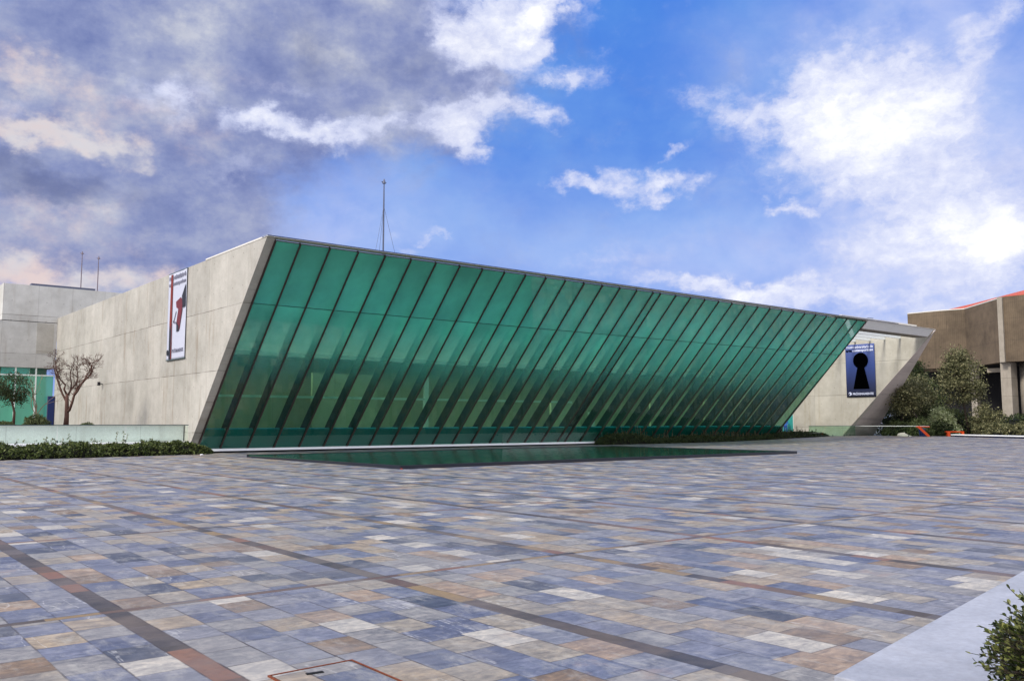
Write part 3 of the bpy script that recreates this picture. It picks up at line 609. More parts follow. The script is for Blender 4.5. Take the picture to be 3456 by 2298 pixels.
# ------------------------------------------------------------------ concrete block behind on the left
blk = thing('gallery_block', (12, 77, 0), 'pale concrete gallery block behind the side wall on the far left', 'building')
MB().box(12.05, 40, 77, 95, 9.45, 12.3).build('upper_wall', M_block, blk, bevel=.01)
MB().box(-30, 15.93, 77.0, 95, 5.83, 9.4).build('lower_wall', M_block, blk, bevel=.01)
MB().box(-30, 12.0, 76.97, 95, 9.402, 9.47).build('parapet', M_capw, blk)
MB().box(14.5, 15.7, 76.975, 77.0, 6.98, 9.35).build('stained_panel', M_wall, blk)
MB().box(-30, 15.93, 80, 80.3, 0, 5.83).build('rear_wall', M_inwhite, blk)
MB().box(-30, 15.93, 77.1, 95, 0, .1).build('floor_slab', M_infloor, blk)
for q, x in enumerate((1.0, 5.2, 8.2, 11.9, 13.2, 14.62)):
    x2 = (5.2, 8.2, 11.9, 13.2, 14.62, 15.9)[q]
    pn = MB().box(x + .04, x2 - .04, 77.2, 77.23, .1, 5.2).build('window_pane', M_wing_glass, blk)
    MB().box(x - .06, x + .04, 77.1, 77.35, .1, 5.82).build('window_mullion', M_rail if q != 2 else M_beam, blk)
MB().box(1, 15.9, 77.15, 77.3, 5.2, 5.3).build('window_transom', M_rail, blk)
for x, x2 in ((1.2, 4.8), (8.5, 11.2), (5.4, 7.9), (12.2, 14.2)): MB().box(x, x2, 77.25, 77.29, 5.32, 5.8).build('clerestory_pane', M_cyan, blk)
MB().box(9.2, 10.4, 78.4, 78.7, .1, 5.6).build('pillar', M_edge, blk); MB().box(11.6, 12.1, 77.9, 78.2, .1, 5.6).build('pillar', M_edge, blk)
ob = MB().box(14.0, 18.7, 77.3, 78.0, 12.32, 12.5).build('roof_gutter', M_mast, blk)
np_ = thing('blue_sign_panel', (15.8, 76.8, 1.3), 'tall dark blue panel in the corner by the side wall', 'sign panel')
MB().box(15.45, 15.9, 76.55, 76.7, 0, 3.6).build('panel', M_navy, np_); MB().box(15.42, 15.93, 76.7, 76.76, 0, 3.63).build('frame', M_mastr, np_)

# masts
def mast(x, y, z0, z1, label, m, guy=0, lattice=False, grp='masts on the roofs'):
    o = thing('roof_mast', (x, y, z0), label, 'mast', grp)
    MB().tube([(x, y, z0), (x, y, z0 + (z1 - z0) * .78), (x, y, z1)], [.05, .045, .03], 8).build('pole', m, o)
    MB().tube([(x, y, z1 - .1), (x, y, z1 + .18)], [.12, .02], 8).build('finial', m, o)
    MB().tube([(x - .18, y, z1 - .02), (x + .18, y + .05, z1 - .02)], .02, 6).build('crossbar', m, o)
    if guy:
        for a in (200, 320, 80): MB().tube([(x, y, z0 + (z1 - z0) * .76), (x + guy * math.cos(R(a)), y + guy * math.sin(R(a)), z0)], .009, 5).build('guy_wire', m, o)
    if lattice:
        l = MB()
        for k in range(10):
            z = z0 + .15 + k * .16; l.tube([(x - .16 + .01 * k, y, z), (x + .16 - .01 * k, y, z + .08)], .016, 5); l.tube([(x + .16 - .01 * k, y, z), (x - .16 + .01 * k, y, z + .08)], .016, 5)
        for s_ in (-1, 1): l.tube([(x + .17 * s_, y, z0), (x + .03 * s_, y, z0 + 1.9)], .02, 5)
        l.build('lattice', m, o)
    return o
mast(26.72, 45, TH - .03, 15.95, 'tall thin guyed mast rising behind the top edge of the glass front', M_mast, 1.15)
mast(20.48, 90, 12.3, 17.6, 'plain slender pole on the roof of the pale block, left of the lattice aerial', M_mastr)
mast(21.95, 90, 12.3, 17.3, 'lattice footed aerial at the end of the metal gutter on the pale block', M_mastr, 0, True)
an = thing('roof_antenna', (73.2, 40.2, TH), 'small bent antenna lying above the white canopy coping', 'antenna')
MB().tube([(71.6, 40.2, TH + .55), (73.4, 40.2, TH + .95), (74.3, 40.2, TH + .98)], .025, 6).build('boom', M_mast, an); MB().tube([(73.2, 40.2, TH - .1), (73.2, 40.2, TH + .9)], .03, 6).build('stem', M_mast, an)

# ------------------------------------------------------------------ balustrades
def balustrade(p, q, z0, z1, n, label, glassm, railm, rail_from=0, grp='glass balustrades', kerb=None, endpost=None):
    p = Vector(p); q = Vector(q); d = (q - p); o = thing('glass_balustrade', (p.x, p.y, z0), label, 'balustrade', grp)
    for k in range(n):
        a = p + d * ((k + .006) / n); b = p + d * ((k + .994) / n)
        MB().bar((a.x, a.y, (z0 + z1) / 2), (b.x, b.y, (z0 + z1) / 2), .015, z1 - z0).build('glass_panel', glassm, o)
        MB().box(a.x - .02, a.x + .02, a.y - .035, a.y + .035, z0 - .02, z0 + .12).build('clamp', M_raild, o)
    a = p + d * rail_from
    MB().bar((a.x, a.y, z1 + .03), (q.x, q.y, z1 + .03), .05, .045).build('handrail', railm, o)
    return o
balustrade((36.2, 45.52, 0), (46.02, 45.52, 0), .21, 1.0, 3, 'clear glass balustrade with half a white rail, on the sill before the glass front', M_bal, M_rail, .6)
balustrade((.5, 45.9, 0), (15.85, 45.9, 0), .62, 1.42, 5, 'pale glass balustrade above the hedge, in front of the planted terrace on the left', M_bal, M_raild)
balustrade((72.1, 45.6, 0), (78.6, 44.75, 0), .3, 1.22, 4, 'green glass balustrade between the right end of the glass front and the leaning wing', M_balg, M_raild)
b3 = balustrade((79.6, 45.9, 0), (80.3, 38.5, 0), .3, 1.2, 4, 'glass balustrade with a white rail and a slanted orange post, past the leaning wing', M_bal, M_rail)
MB().bar((80.1, 39.4, 1.2), (80.35, 38.55, .28), .12, .2).build('end_post', M_orange, b3)
MB().bar((80.12, 39.6, 1.17), (80.3, 38.45, 1.17), .14, .08).build('post_head', M_orange, b3)

# planted terrace on the left
ter = thing('terrace_planter', (8, 46, 0), 'raised pale concrete planter behind the glass balustrade on the left', 'planter')
MB().box(.5, 15.88, 46.7, 47.0, .3, 1.40).build('front_wall', M_plant, ter, bevel=.01)
MB().box(.5, 15.9, 46.65, 47.05, 1.402, 1.45).build('coping', M_capw, ter)
MB().box(.5, 15.88, 47.0, 62, 0, 1.40).build('soil_bed', M_soil, ter)
MB().box(.5, 15.92, 45.7, 46.6, .42, .6).build('kerb_top', M_sill, ter, bevel=.01)
MB().box(.5, 15.9, 45.85, 46.5, 0, .418).build('kerb_base', M_navy, ter)
MB().box(.5, 15.88, 46.5, 47.0, 0, .298).build('path_slab', M_plant, ter)

# ------------------------------------------------------------------ reflecting pool
pool = thing('reflecting_pool', (16.3, 25.85, 0), 'long dark reflecting pool with a black stone rim in front of the glass front', 'pool')
px0, px1, py0, py1 = 16.15, 39.75, 25.85, 39.0; rw = .07; ph = .13
MB().box(px0, px1, py0, py0 + rw, 0, ph).build('pool_rim', M_pool, pool, bevel=.006)
MB().box(px0, px1, py1 - rw, py1, 0, ph).build('pool_rim', M_pool, pool, bevel=.006)
MB().hexa([(px0, py0 + rw, 0), (px0 + rw, py0 + rw, 0), (px0 + rw, py0 + rw, ph), (px0, py0 + rw, ph)], [(px0, py1 - rw, 0), (px0 + rw, py1 - rw, 0), (px0 + rw, py1 - rw, .06), (px0, py1 - rw, .06)]).build('pool_rim', M_pool, pool)
MB().box(px1 - rw, px1, py0 + rw, py1 - rw, 0, ph).build('pool_rim', M_pool, pool, bevel=.006)
MB().box(px0 + rw, px1 - rw, py0 + rw, py1 - rw, .01, .112).build('water', M_water, pool)

# manhole cover set in the paving
mh = thing('manhole_cover', (2.6, 5.1, 0), 'slate filled manhole cover with a rusty frame at the bottom edge of the plaza', 'manhole cover')
fr = MB(); x0, x1, y0, y1 = 2.42, 3.02, 4.45, 5.42
for a in ((x0, x1, y1 - .012, y1), (x0, x1, y0, y0 + .012), (x0, x0 + .012, y0 + .012, y1 - .012), (x1 - .012, x1, y0 + .012, y1 - .012)): fr.box(*a, -.02, .010)
fr.build('frame', M_rust, mh)
fg = MB()
for a in ((x0 + .012, x1 - .012, y1 - .022, y1 - .012), (x0 + .012, x0 + .022, y0 + .012, y1 - .022), (x1 - .022, x1 - .012, y0 + .012, y1 - .022)): fg.box(*a, -.02, .005)
fg.build('frame_gap', M_black, mh)
MB().box(x0 + .022, x1 - .022, y0 + .012, y1 - .022, -.02, .008).build('slate_infill', M_pave, mh)
MB().bar((2.62, 5.285, .011), (2.73, 5.27, .011), .035, .004).build('lifting_slot', M_black, mh)

# planter kerb, bottom right
M_kerb = concrete('kerb_concrete', (146, 149, 158), (176, 178, 186), (), 0, 'x', .2, stain=(140, 132, 120), dscale=2.5)
kb = MB().hexa([(4.73, 2.88, -.02), (4.80, .5, -.02), (60, .5, -.02), (60, 12.05, -.02)], [(4.73, 2.88, .15), (4.80, .5, .15), (60, .5, .15), (60, 12.05, .15)])
kbo = kb.build('planter_kerb', M_kerb, None, bevel=.008); tag(kbo, 'smooth pale concrete kerb slab in the bottom right corner, under the leafy bush', 'kerb')

# ------------------------------------------------------------------ foliage
def leaf_cloud(pts, sizes, seed, up=.25, long=1.6):
    rg = random.Random(seed); V = []; F = []
    for p, s in zip(pts, sizes):
        d = Vector((rg.gauss(0, 1), rg.gauss(0, 1), rg.gauss(0, 1) + up)).normalized()
        a = d.cross(Vector((rg.gauss(0, 1), rg.gauss(0, 1), rg.gauss(0, 1)))).normalized(); n = d.cross(a)
        b = len(V); h = s * long * .5
        V += [p - d * h, p + a * s * .42 + n * s * .12, p + d * h, p - a * s * .42 + n * s * .12]
        F += [(b, b + 1, b + 2), (b, b + 2, b + 3)]
    return V, F
def leaves(name, pts, sizes, mat, parent, seed=1, up=.25, long=1.6):
    V, F = leaf_cloud(pts, sizes, seed, up, long); return mesh_obj(name, V, F, mat, parent)
def lump_core(path, hw, h, name, mat, parent, seed=0, seg=60, ring=10):
    """bumpy closed body along a path of (x, y), half width hw, height h(t)"""
    V = []; F = []
    for i in range(seg + 1):
        t = i / seg; k = t * (len(path) - 1); j = min(int(k), len(path) - 2); f = k - j
        x = path[j][0] * (1 - f) + path[j + 1][0] * f; y = path[j][1] * (1 - f) + path[j + 1][1] * f
        dx, dy = path[j + 1][0] - path[j][0], path[j + 1][1] - path[j][1]; L = math.hypot(dx, dy); nx, ny = -dy / L, dx / L
        e = min(1, min(t, 1 - t) * seg / 3 + .25)
        for r in range(ring):
            a = math.pi * r / (ring - 1)
            m = 1 + .22 * noise.noise(Vector((x * 1.3, y * 1.3 + r, seed)))
            V.append((x + nx * hw * math.cos(a) * m * e, y + ny * hw * math.cos(a) * m * e, gz(x) - .02 + h(t) * math.sin(a) ** .7 * m * e))
    for i in range(seg):
        for r in range(ring):
            q = (r + 1) % ring; F.append((i * ring + r, i * ring + q, (i + 1) * ring + q, (i + 1) * ring + r))
    F.append(tuple(range(ring))); F.append(tuple(seg * ring + r for r in reversed(range(ring))))
    return mesh_obj(name, V, F, mat, parent, smooth=True)
def hedge(path, hw, h, n, seed, label, mat, size=.06, cat='hedge', name='clipped_hedge', shoots=0, core=.8, grp=None, spread=.0):
    o = thing(name, (path[0][0], path[0][1], 0), label, cat, grp)
    lump_core(path, hw * core, lambda t: h(t) * core, 'woody_core', M_core, o, seed)
    rg = random.Random(seed); P = []; S = []
    while len(P) < n:
        t = rg.random(); k = t * (len(path) - 1); j = min(int(k), len(path) - 2); f = k - j
        x = path[j][0] * (1 - f) + path[j + 1][0] * f; y = path[j][1] * (1 - f) + path[j + 1][1] * f
        dx, dy = path[j + 1][0] - path[j][0], path[j + 1][1] - path[j][1]; L = math.hypot(dx, dy); nx, ny = -dy / L, dx / L
        a = rg.uniform(0, math.pi); r = rg.uniform(.80, 1.08) * (1 + .30 * noise.noise(Vector((x * 2.1, a * 1.3, seed))) + .18 * noise.noise(Vector((x * 6, a * 4, seed + 5))))
        if noise.noise(Vector((x * 5, a * 3, seed + 9))) < -.17: continue
        e = min(1, min(t, 1 - t) * 18 + .3)
        P.append(Vector((x + nx * hw * math.cos(a) * r * e, y + ny * hw * math.cos(a) * r * e, gz(x) + max(.02, h(t) * math.sin(a) ** .6 * r * e)))); S.append(size * rg.uniform(.6, 1.4))
    leaves('foliage', P, S, mat, o, seed)
    if shoots:
        P = []; S = []; st = MB()
        for i in range(shoots):
            t = rg.betavariate(2, 2) ; x = path[0][0] * (1 - t) + path[-1][0] * t; y = path[0][1] * (1 - t) + path[-1][1] * t + rg.uniform(-.3, .3) * hw
            hh = h(t) + rg.uniform(.1, .65) * (1 if rg.random() < .4 else .5); lean = rg.uniform(-.2, .2)
            st.tube([(x, y, gz(x) + h(t) * .6), (x + lean, y, gz(x) + hh)], .006, 4, cap=False)
            for q in range(14):
                z = rg.uniform(h(t) * .7, hh); P.append(Vector((x + lean * (z - h(t) * .6) / max(.1, hh - h(t) * .6) + rg.gauss(0, .035), y + rg.gauss(0, .04), gz(x) + z))); S.append(size * rg.uniform(.6, 1.1))
        st.build('shoots', M_barkp, o); leaves('shoot_leaves', P, S, mat, o, seed + 1)
    return o
hedge([(-2, 41.8), (6.8, 43.2), (16.7, 45.0)], .85, lambda t: .57 + .05 * math.sin(t * 31) + .05 * math.sin(t * 77), 30000, 11, 'low clipped dark green hedge along the plaza edge on the left, below the pale terrace', ML_hedge, .07, shoots=40)
hedge([(43.9, 44.5), (56, 45.1), (76.2, 46.3)], .7, lambda t: .42 + .22 * math.exp(-((t - .12) / .12) ** 2) + .1 * math.sin(t * 17), 34000, 12, 'straggly hedge with tall shoots along the foot of the green glass front', ML_dark, .075, shoots=230)

# random branching skeleton
def grow(mb, p, d, ln, r, lvl, rg, tips, crook=.35, spread=.7, nseg=3, gravity=.05, kids=(2, 3), shrink=.72):
    pts = [p]; rad = [r]; q = p.copy(); dd = d.copy()
    for i in range(nseg):
        dd = (dd + Vector((rg.gauss(0, crook), rg.gauss(0, crook), rg.gauss(0, crook * .5) + gravity))).normalized()
        q = q + dd * ln / nseg; pts.append(q.copy()); rad.append(r * (1 - .35 * (i + 1) / nseg))
    mb.tube(pts, rad, 6 if r > .02 else 4, cap=lvl == 0)
    if lvl == 0: tips.append(q); return
    tips.append(q)
    for k in range(rg.randint(*kids)):
        a = rg.uniform(0, 2 * math.pi); side = dd.cross(Vector((math.cos(a), math.sin(a), .2))).normalized()
        nd = (dd + side * spread * rg.uniform(.5, 1.2)).normalized()
        st = q if k else q
        grow(mb, st, nd, ln * shrink * rg.uniform(.8, 1.15), r * .62, lvl - 1, rg, tips, crook, spread, nseg, gravity, kids, shrink)

# the bare vase-shaped tree before the side wall
bt = thing('bare_tree', (11.85, 54, 1.41), 'leafless reddish tree with a vase shaped head of crooked twigs before the side wall', 'tree', 'trees in the terrace planter')
rx = Vector((.776, -.631, 0)) * .84     # spreads mostly across the view of the plaza
def rp(u, z, v=0): return Vector((11.85, 54, 1.41)) + rx * u + Vector((.631, .776, 0)) * v + Vector((0, 0, z))
tk = MB()
tk.tube([rp(0, -.05), rp(.02, .45), rp(.0, 1.15), rp(-.03, 1.75)], [.15, .125, .105, .08], 9)
limbs = [([(0, 1.0, 0), (-.12, 1.35, .1), (-.42, 1.75, .15), (-.62, 2.2, .1), (-.86, 2.6, .2), (-.98, 3.05, .1)], .075),
         ([(-.02, 1.7, 0), (-.18, 2.0, -.1), (-.1, 2.25, -.1), (-.45, 2.6, -.2), (-.62, 2.95, -.2), (-.72, 3.4, -.25)], .06),
         ([(-.02, 1.6, 0), (.1, 2.0, .2), (.38, 2.35, .3), (.42, 2.7, .4), (.34, 3.1, .4)], .06),
         ([(.03, .75, 0), (.24, .85, -.1), (.42, 1.25, -.15), (.52, 1.7, -.1), (.7, 2.15, 0), (1.1, 2.5, 0), (1.45, 2.85, .1), (1.5, 3.25, .1)], .085),
         ([(.5, 1.65, -.1), (.85, 1.9, -.3), (1.15, 2.3, -.4), (1.35, 2.6, -.4), (1.6, 3.0, -.35), (1.75, 3.45, -.3)], .055),
         ([(.1, 2.0, .2), (.05, 2.4, .3), (.0, 2.8, .2), (.1, 3.2, .2)], .045)]
rg = random.Random(21); crown = MB(); tips = []
for L, r in limbs:
    P = [rp(u, z, v) for u, z, v in L]
    tk.tube(P, [r * (1 - .6 * i / (len(P) - 1)) for i in range(len(P))], 7)
    for i, p in enumerate(P[2:]):
        for k in range(3 if i else 1):
            grow(crown, p, Vector((rg.uniform(-.6, .6), rg.uniform(-.6, .6), rg.uniform(.2, 1))).normalized(), rg.uniform(.26, .40), .020, 3, rg, tips, .38, .9, 3, .06, (2, 4), .76)
tk.build('trunk', M_barkr, bt, smooth=True); crown.build('twigs', M_barkr, bt)

def crown_leaves(clumps, per, sg, size, rg, flat=.8):
    P = []; S = []
    for c, k in clumps:
        for i in range(int(per * k)):
            P.append(c + Vector((rg.gauss(0, sg * k), rg.gauss(0, sg * k), rg.gauss(0, sg * k * flat)))); S.append(size * rg.uniform(.6, 1.35))
    return P, S
def tree(name, base, h, rad, zc, rz, trunkpts, mat, bark, label, seed, nclump=70, per=80, size=.12, sg=.28, grp='trees beyond the leaning wing', cat='tree', sub=None, tr=.12, dens=1):
    base = Vector(base); o = thing(name, base, label, cat, grp); rg = random.Random(seed); t = MB()
    P = [base + Vector(p) for p in trunkpts]
    t.tube(P, [tr * (1 - .6 * i / (len(P) - 1)) for i in range(len(P))], 8)
    cl = []; c0 = P[-1]
    for i in range(nclump):
        while True:
            v = Vector((rg.uniform(-1, 1), rg.uniform(-1, 1), rg.uniform(-1, 1)))
            if v.length <= 1 and v.length > .35: break
        v *= 1 + .25 * noise.noise(v * 2 + Vector((seed, 0, 0)))
        c = base + Vector((trunkpts[-1][0], trunkpts[-1][1], 0)) + Vector((v.x * rad * (1 - .25 * max(0, v.z)), v.y * rad * (1 - .25 * max(0, v.z)), zc + v.z * rz))
        cl.append((c, rg.uniform(.6, 1.35)))
        if i % 3 == 0:
            j = P[max(1, rg.randint(len(P) // 2, len(P) - 1))]
            mid = (j + c) / 2 + Vector((rg.gauss(0, .15), rg.gauss(0, .15), .15)); t.tube([j, mid, c], [tr * .32, tr * .2, tr * .06], 5)
    t.build('trunk', bark, o, smooth=True)
    LP, LS = crown_leaves(cl, per, sg, size, rg); leaves('crown', LP, LS, mat, o, seed)
    return o
# trees in the planter, left
tree('green_tree', (9.1, 54, 1.41), 2.6, .95, 2.0, .75, [(0.15, 0, 0), (.18, .05, .7), (.05, 0, 1.2), (-.1, 0, 1.7)], ML_dark, M_barkr, 'small dark green leafy tree with a bare red trunk at the far left edge', 31, 46, 110, .055, .2, 'trees in the terrace planter', tr=.08)
bp = thing('young_bare_tree', (10.45, 54.6, 1.41), 'thin pale young tree without leaves before the green window, left of the vase shaped tree', 'tree', 'trees in the terrace planter')
t_ = MB(); tips = []; B0 = Vector((10.45, 54.6, 1.4)); t_.tube([B0, B0 + Vector((0, 0, .6)), B0 + Vector((-.05, 0, 1.1))], [.07, .055, .04], 7)
for k in range(5): grow(t_, B0 + Vector((-.02, 0, .5 + .12 * k)), Vector((rg.uniform(-.8, .8), rg.uniform(-.5, .5), .9)).normalized(), .75, .024, 3, rg, tips, .2, .5, 3, .05)
t_.build('trunk', M_barkp, bp)
def shrub(base, rx_, rz_, n, mat, label, seed, size=.07, grp=None, name='shrub', sg=None):
    base = Vector(base); o = thing(name, base, label, 'shrub', grp); rg = random.Random(seed)
    V = []; F = []; ns, nr = 14, 8
    for j in range(nr + 1):
        for i in range(ns):
            a = 2 * math.pi * i / ns; b = math.pi * .5 * j / nr; k = .72 * (1 + .25 * noise.noise(Vector((math.cos(a) * 1.5, math.sin(a) * 1.5 + seed, b * 2))))
            V.append((base.x + rx_ * k * math.cos(a) * math.cos(b), base.y + rx_ * k * math.sin(a) * math.cos(b), base.z + rz_ * k * math.sin(b)))
    for j in range(nr):
        for i in range(ns): F.append((j * ns + i, j * ns + (i + 1) % ns, (j + 1) * ns + (i + 1) % ns, (j + 1) * ns + i))
    mesh_obj('woody_core', V, F, M_core, o, smooth=True)
    P = []; S = []
    while len(P) < n:
        v = Vector((rg.gauss(0, 1), rg.gauss(0, 1), abs(rg.gauss(0, 1)))).normalized()
        k = rg.uniform(.78, 1.06) * (1 + .28 * noise.noise(v * 2.2 + Vector((seed, 0, 0))) + .2 * noise.noise(v * 6 + Vector((0, seed, 0))))
        P.append(base + Vector((v.x * rx_ * k, v.y * rx_ * k, v.z * rz_ * k + .02))); S.append(size * rg.uniform(.6, 1.4))
    leaves('foliage', P, S, mat, o, seed, .3); return o
shrub((10.2, 53.2, 1.4), .62, .55, 1500, ML_green, 'low green shrub in the planter between the two bare trees', 41, .06, 'shrubs in the terrace planter')
shrub((8.6, 53.0, 1.4), .5, .22, 700, ML_green, 'flat green plant at the foot of the small leafy tree', 42, .06, 'shrubs in the terrace planter')
shrub((12.6, 52.6, 1.4), .35, .16, 300, ML_green, 'tiny plant tuft right of the vase shaped tree', 43, .05, 'shrubs in the terrace planter')

# right-hand trees
tree('leaning_tree', (85.6, 43.8, .28), 6, 2.3, 4.0, 2.2, [(0, 0, 0), (.1, 0, 1.2), (.3, -.2, 2.6), (.2, .2, 3.6), (.9, -.4, 4.8)], ML_olive, M_bark, 'olive leaved tree with a dark forked trunk just right of the leaning wing', 51, 80, 95, .13, .34, tr=.17)
tree('slanting_tree', (84.0, 40.6, .28), 5, 1.9, 3.9, 1.7, [(.15, -.1, 0), (-.1, .1, 1.0), (-.9, .7, 2.2), (-1.2, 1.0, 3.2)], ML_olive, M_bark, 'grey green tree with a trunk slanting to the left behind the orange post', 52, 60, 90, .12, .32, tr=.14)
tree('tall_tree', (88.6, 38.9, .28), 8.5, 1.95, 5.6, 3.0, [(0.25, -.2, 0), (.1, 0, 2), (-.15, .1, 4), (-.25, .1, 6.4)], ML_olive, M_bark, 'tallest tree on the right, feathery with a thin straight dark trunk', 53, 95, 95, .13, .34, tr=.13)
tree('filling_tree', (91.5, 44.5, .28), 6, 2.2, 3.2, 2.6, [(0, 0, 0), (0, 0, 2), (.1, .1, 3)], ML_green, M_bark, 'green tree between and behind the tall tree and the leaning tree', 54, 80, 90, .14, .36, tr=.14)
tree('cypress_tree', (94, 46.2, .28), 8.2, 1.1, 5.4, 2.9, [(0, 0, 0), (0, 0, 3), (0, 0, 6.5)], ML_dark, M_bark, 'dark narrow evergreen whose top shows beside the edge of the leaning wing', 55, 60, 90, .14, .3, tr=.14)
tree('low_tree', (88.5, 36.9, .28), 4, 1.4, 1.6, 1.2, [(0, 0, 0), (.1, 0, .8), (.1, .1, 1.6)], ML_olive, M_bark, 'low spreading tree right of the tall trunk, before the dark porch', 56, 45, 90, .12, .3, tr=.1)
shrub((86.0, 40.0, .28), 1.45, 2.5, 3600, ML_pale, 'pale flowering shrub behind the orange bench', 61, .12)  # paleness comes from the leaf colours alone
shrub((85.2, 39.6, .28), 1.2, 1.35, 2600, ML_dark, 'dark rounded shrub directly behind the orange bench', 62, .11)
shrub((82.5, 42.6, .28), 1.3, 1.5, 2600, ML_dark, 'dark shrub behind the glass balustrade beside the leaning wing', 63, .11, 'dark shrubs behind the right balustrade')
shrub((83.2, 40.8, .28), 1.2, 1.6, 2600, ML_green, 'mid green shrub between the balustrade end and the slanting trunk', 64, .11, 'dark shrubs behind the right balustrade')
shrub((88.5, 45.6, .28), 2.2, 3.0, 3600, ML_dark, 'large dark shrub under the leaning tree', 65, .14, 'dark shrubs behind the right balustrade')
shrub((90.5, 41.0, .28), 2.2, 2.6, 3600, ML_green, 'broad shrub under the tall tree', 66, .14, 'dark shrubs behind the right balustrade')
hedge([(85.8, 36.0), (83.4, 33.0), (81.0, 27.0), (79, 20)], 1.4, lambda t: .95 + .2 * math.sin(t * 21) + .2 * math.sin(t * 47), 16000, 71, 'loose grey green bushes in the bed behind the white kerb bench on the right', ML_olive, .13, 'bush row', 'bush_row', core=.78)
hedge([(98, 52), (94, 40), (92, 30), (90, 16)], 1.5, lambda t: 1.6 + .3 * math.sin(t * 30), 9000, 72, 'dark bushes at the foot of the brown concrete building', ML_dark, .17, 'bush row', 'bush_row', core=.85)

# ------------------------------------------------------------------ right side furniture
kbn = thing('kerb_bench', (81, 34, .28), 'long white topped kerb bench with a dark base at the right plaza edge', 'bench')
p, q = Vector((81.9, 37.0, 0)), Vector((75.6, 26.6, 0))
MB().bar((p.x, p.y, .455), (q.x, q.y, .455), .7, .09).build('seat_slab', M_sill, kbn, bevel=.01)
p2, q2 = p + (q - p) * .03, q; MB().bar((p2.x + .05, p2.y, .345), (q2.x + .05, q2.y, .345), .5, .13).build('dark_base', M_navy, kbn)
ob = thing('orange_bench', (84, 38.5, .28), 'orange painted steel bench frame between the dark shrub and the white kerb bench', 'bench')
p, q = Vector((83.55, 38.55, 0)), Vector((84.65, 37.4, 0)); d = (q - p)
MB().bar((p.x, p.y, .70), (q.x, q.y, .70), .4, .1).build('seat', M_orange, ob, bevel=.01)
for f, w_ in ((.07, .16), (.86, .14)):
    c = p + d * f; e = p + d * (f + w_); MB().bar((c.x, c.y, .465), (e.x, e.y, .465), .38, .37).build('leg', M_orange, ob)
rk = thing('grey_boulder', (80.6, 40.6, .28), 'pale grey sloping stone lying behind the glass by the orange post', 'stone')
V = []; F = []
for j in range(7):
    for i in range(12):
        a = 2 * math.pi * i / 12; b = math.pi / 2 * j / 6; k = 1 + .25 * noise.noise(Vector((math.cos(a), math.sin(a), b)))
        V.append((81.3 + .35 * k * math.cos(a) * math.cos(b), 41.3 + .75 * k * math.sin(a) * math.cos(b), .27 + .26 * k * math.sin(b) * (1 + .5 * math.sin(a))))
for j in range(6):
    for i in range(12): F.append((j * 12 + i, j * 12 + (i + 1) % 12, (j + 1) * 12 + (i + 1) % 12, (j + 1) * 12 + i))
mesh_obj('stone', V, F, M_wing, rk, smooth=True)
bin_ = thing('litter_bin', (81.2, 39.6, .28), 'dark mottled bin behind the glass, just left of the slanted orange post', 'bin')
MB().tube([(81.2, 39.6, .28), (81.2, 39.6, .95)], [.26, .3], 14).build('body', M_navy, bin_); MB().tube([(81.2, 39.6, .95), (81.2, 39.6, 1.0), (81.2, 39.6, 1.06)], [.32, .32, .2], 14).build('lid', M_mast, bin_)

# brown concrete concert hall
hall = thing('brown_hall', (109, 43, 0), 'brown ribbed concrete hall on thick columns with a sloping red roof at the right edge', 'building')
W = [(115.0, 62.0), (115.0, 57.4), (115.1, 53.4), (115.7, 50.3), (108.6, 43.1), (108.65, 40.5), (108.5, 30), (104, 16)]
def wallseg(i, z0, z1, th, name, mat, inset=0):
    (xa, ya), (xb, yb) = W[i], W[i + 1]
    return MB().hexa([(xa + inset, ya, z0), (xb + inset, yb, z0), (xb + th, yb + .01, z0), (xa + th, ya, z0)], [(xa + inset, ya, z1), (xb + inset, yb, z1), (xb + th, yb + .01, z1), (xa + th, ya, z1)]).build(name, mat, hall)
for i in range(1, len(W) - 1): wallseg(i, 8.55, 16.0, 1.4, 'ribbed_wall', M_brown)
for i in range(1, len(W) - 1): wallseg(i, 16.002, 16.12, 1.2, 'roof_coping', M_capw if i < 4 else M_brown)
MB().box(108.3, 108.6, 42.8, 43.35, 8.5, 16.1).build('pilaster', M_col, hall)
MB().hexa([(116.4, 53.5, 16.13), (117, 50.3, 16.13), (109.9, 43.1, 16.13), (105.6, 16, 16.13), (150, 16, 22.3), (135.8, 50.6, 20.2), (121, 55.6, 16.5)],
          [(116.4, 53.5, 16.2), (117, 50.3, 16.25), (109.9, 43.1, 16.3), (105.6, 16, 16.3), (150, 16, 22.5), (135.8, 50.6, 20.4), (121, 55.6, 16.6)]).build('red_roof', M_red, hall)
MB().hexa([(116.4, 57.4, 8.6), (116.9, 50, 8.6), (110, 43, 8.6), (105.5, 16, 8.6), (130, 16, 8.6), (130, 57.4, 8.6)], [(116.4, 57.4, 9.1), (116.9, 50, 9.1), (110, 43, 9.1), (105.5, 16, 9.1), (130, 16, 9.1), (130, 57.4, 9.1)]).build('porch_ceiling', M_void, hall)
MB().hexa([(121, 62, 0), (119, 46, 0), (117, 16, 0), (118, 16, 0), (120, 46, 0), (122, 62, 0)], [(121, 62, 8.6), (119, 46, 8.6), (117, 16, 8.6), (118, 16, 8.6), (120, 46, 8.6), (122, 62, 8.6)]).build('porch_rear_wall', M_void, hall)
MB().box(109.3, 111.0, 42.6, 43.75, .2, 8.54).build('column', M_col, hall, bevel=.03)
MB().tube([(112.3, 41.0, .2), (112.3, 41.0, 8.54)], 1.7, 40).build('column', M_col, hall, smooth=True)
MB().box(111.9, 112.8, 47.6, 48.3, .2, 8.54).build('column', M_col, hall, bevel=.03)
MB().box(112.6, 113.2, 43.6, 46.6, 7.6, 8.1).build('porch_beam', M_edge, hall)
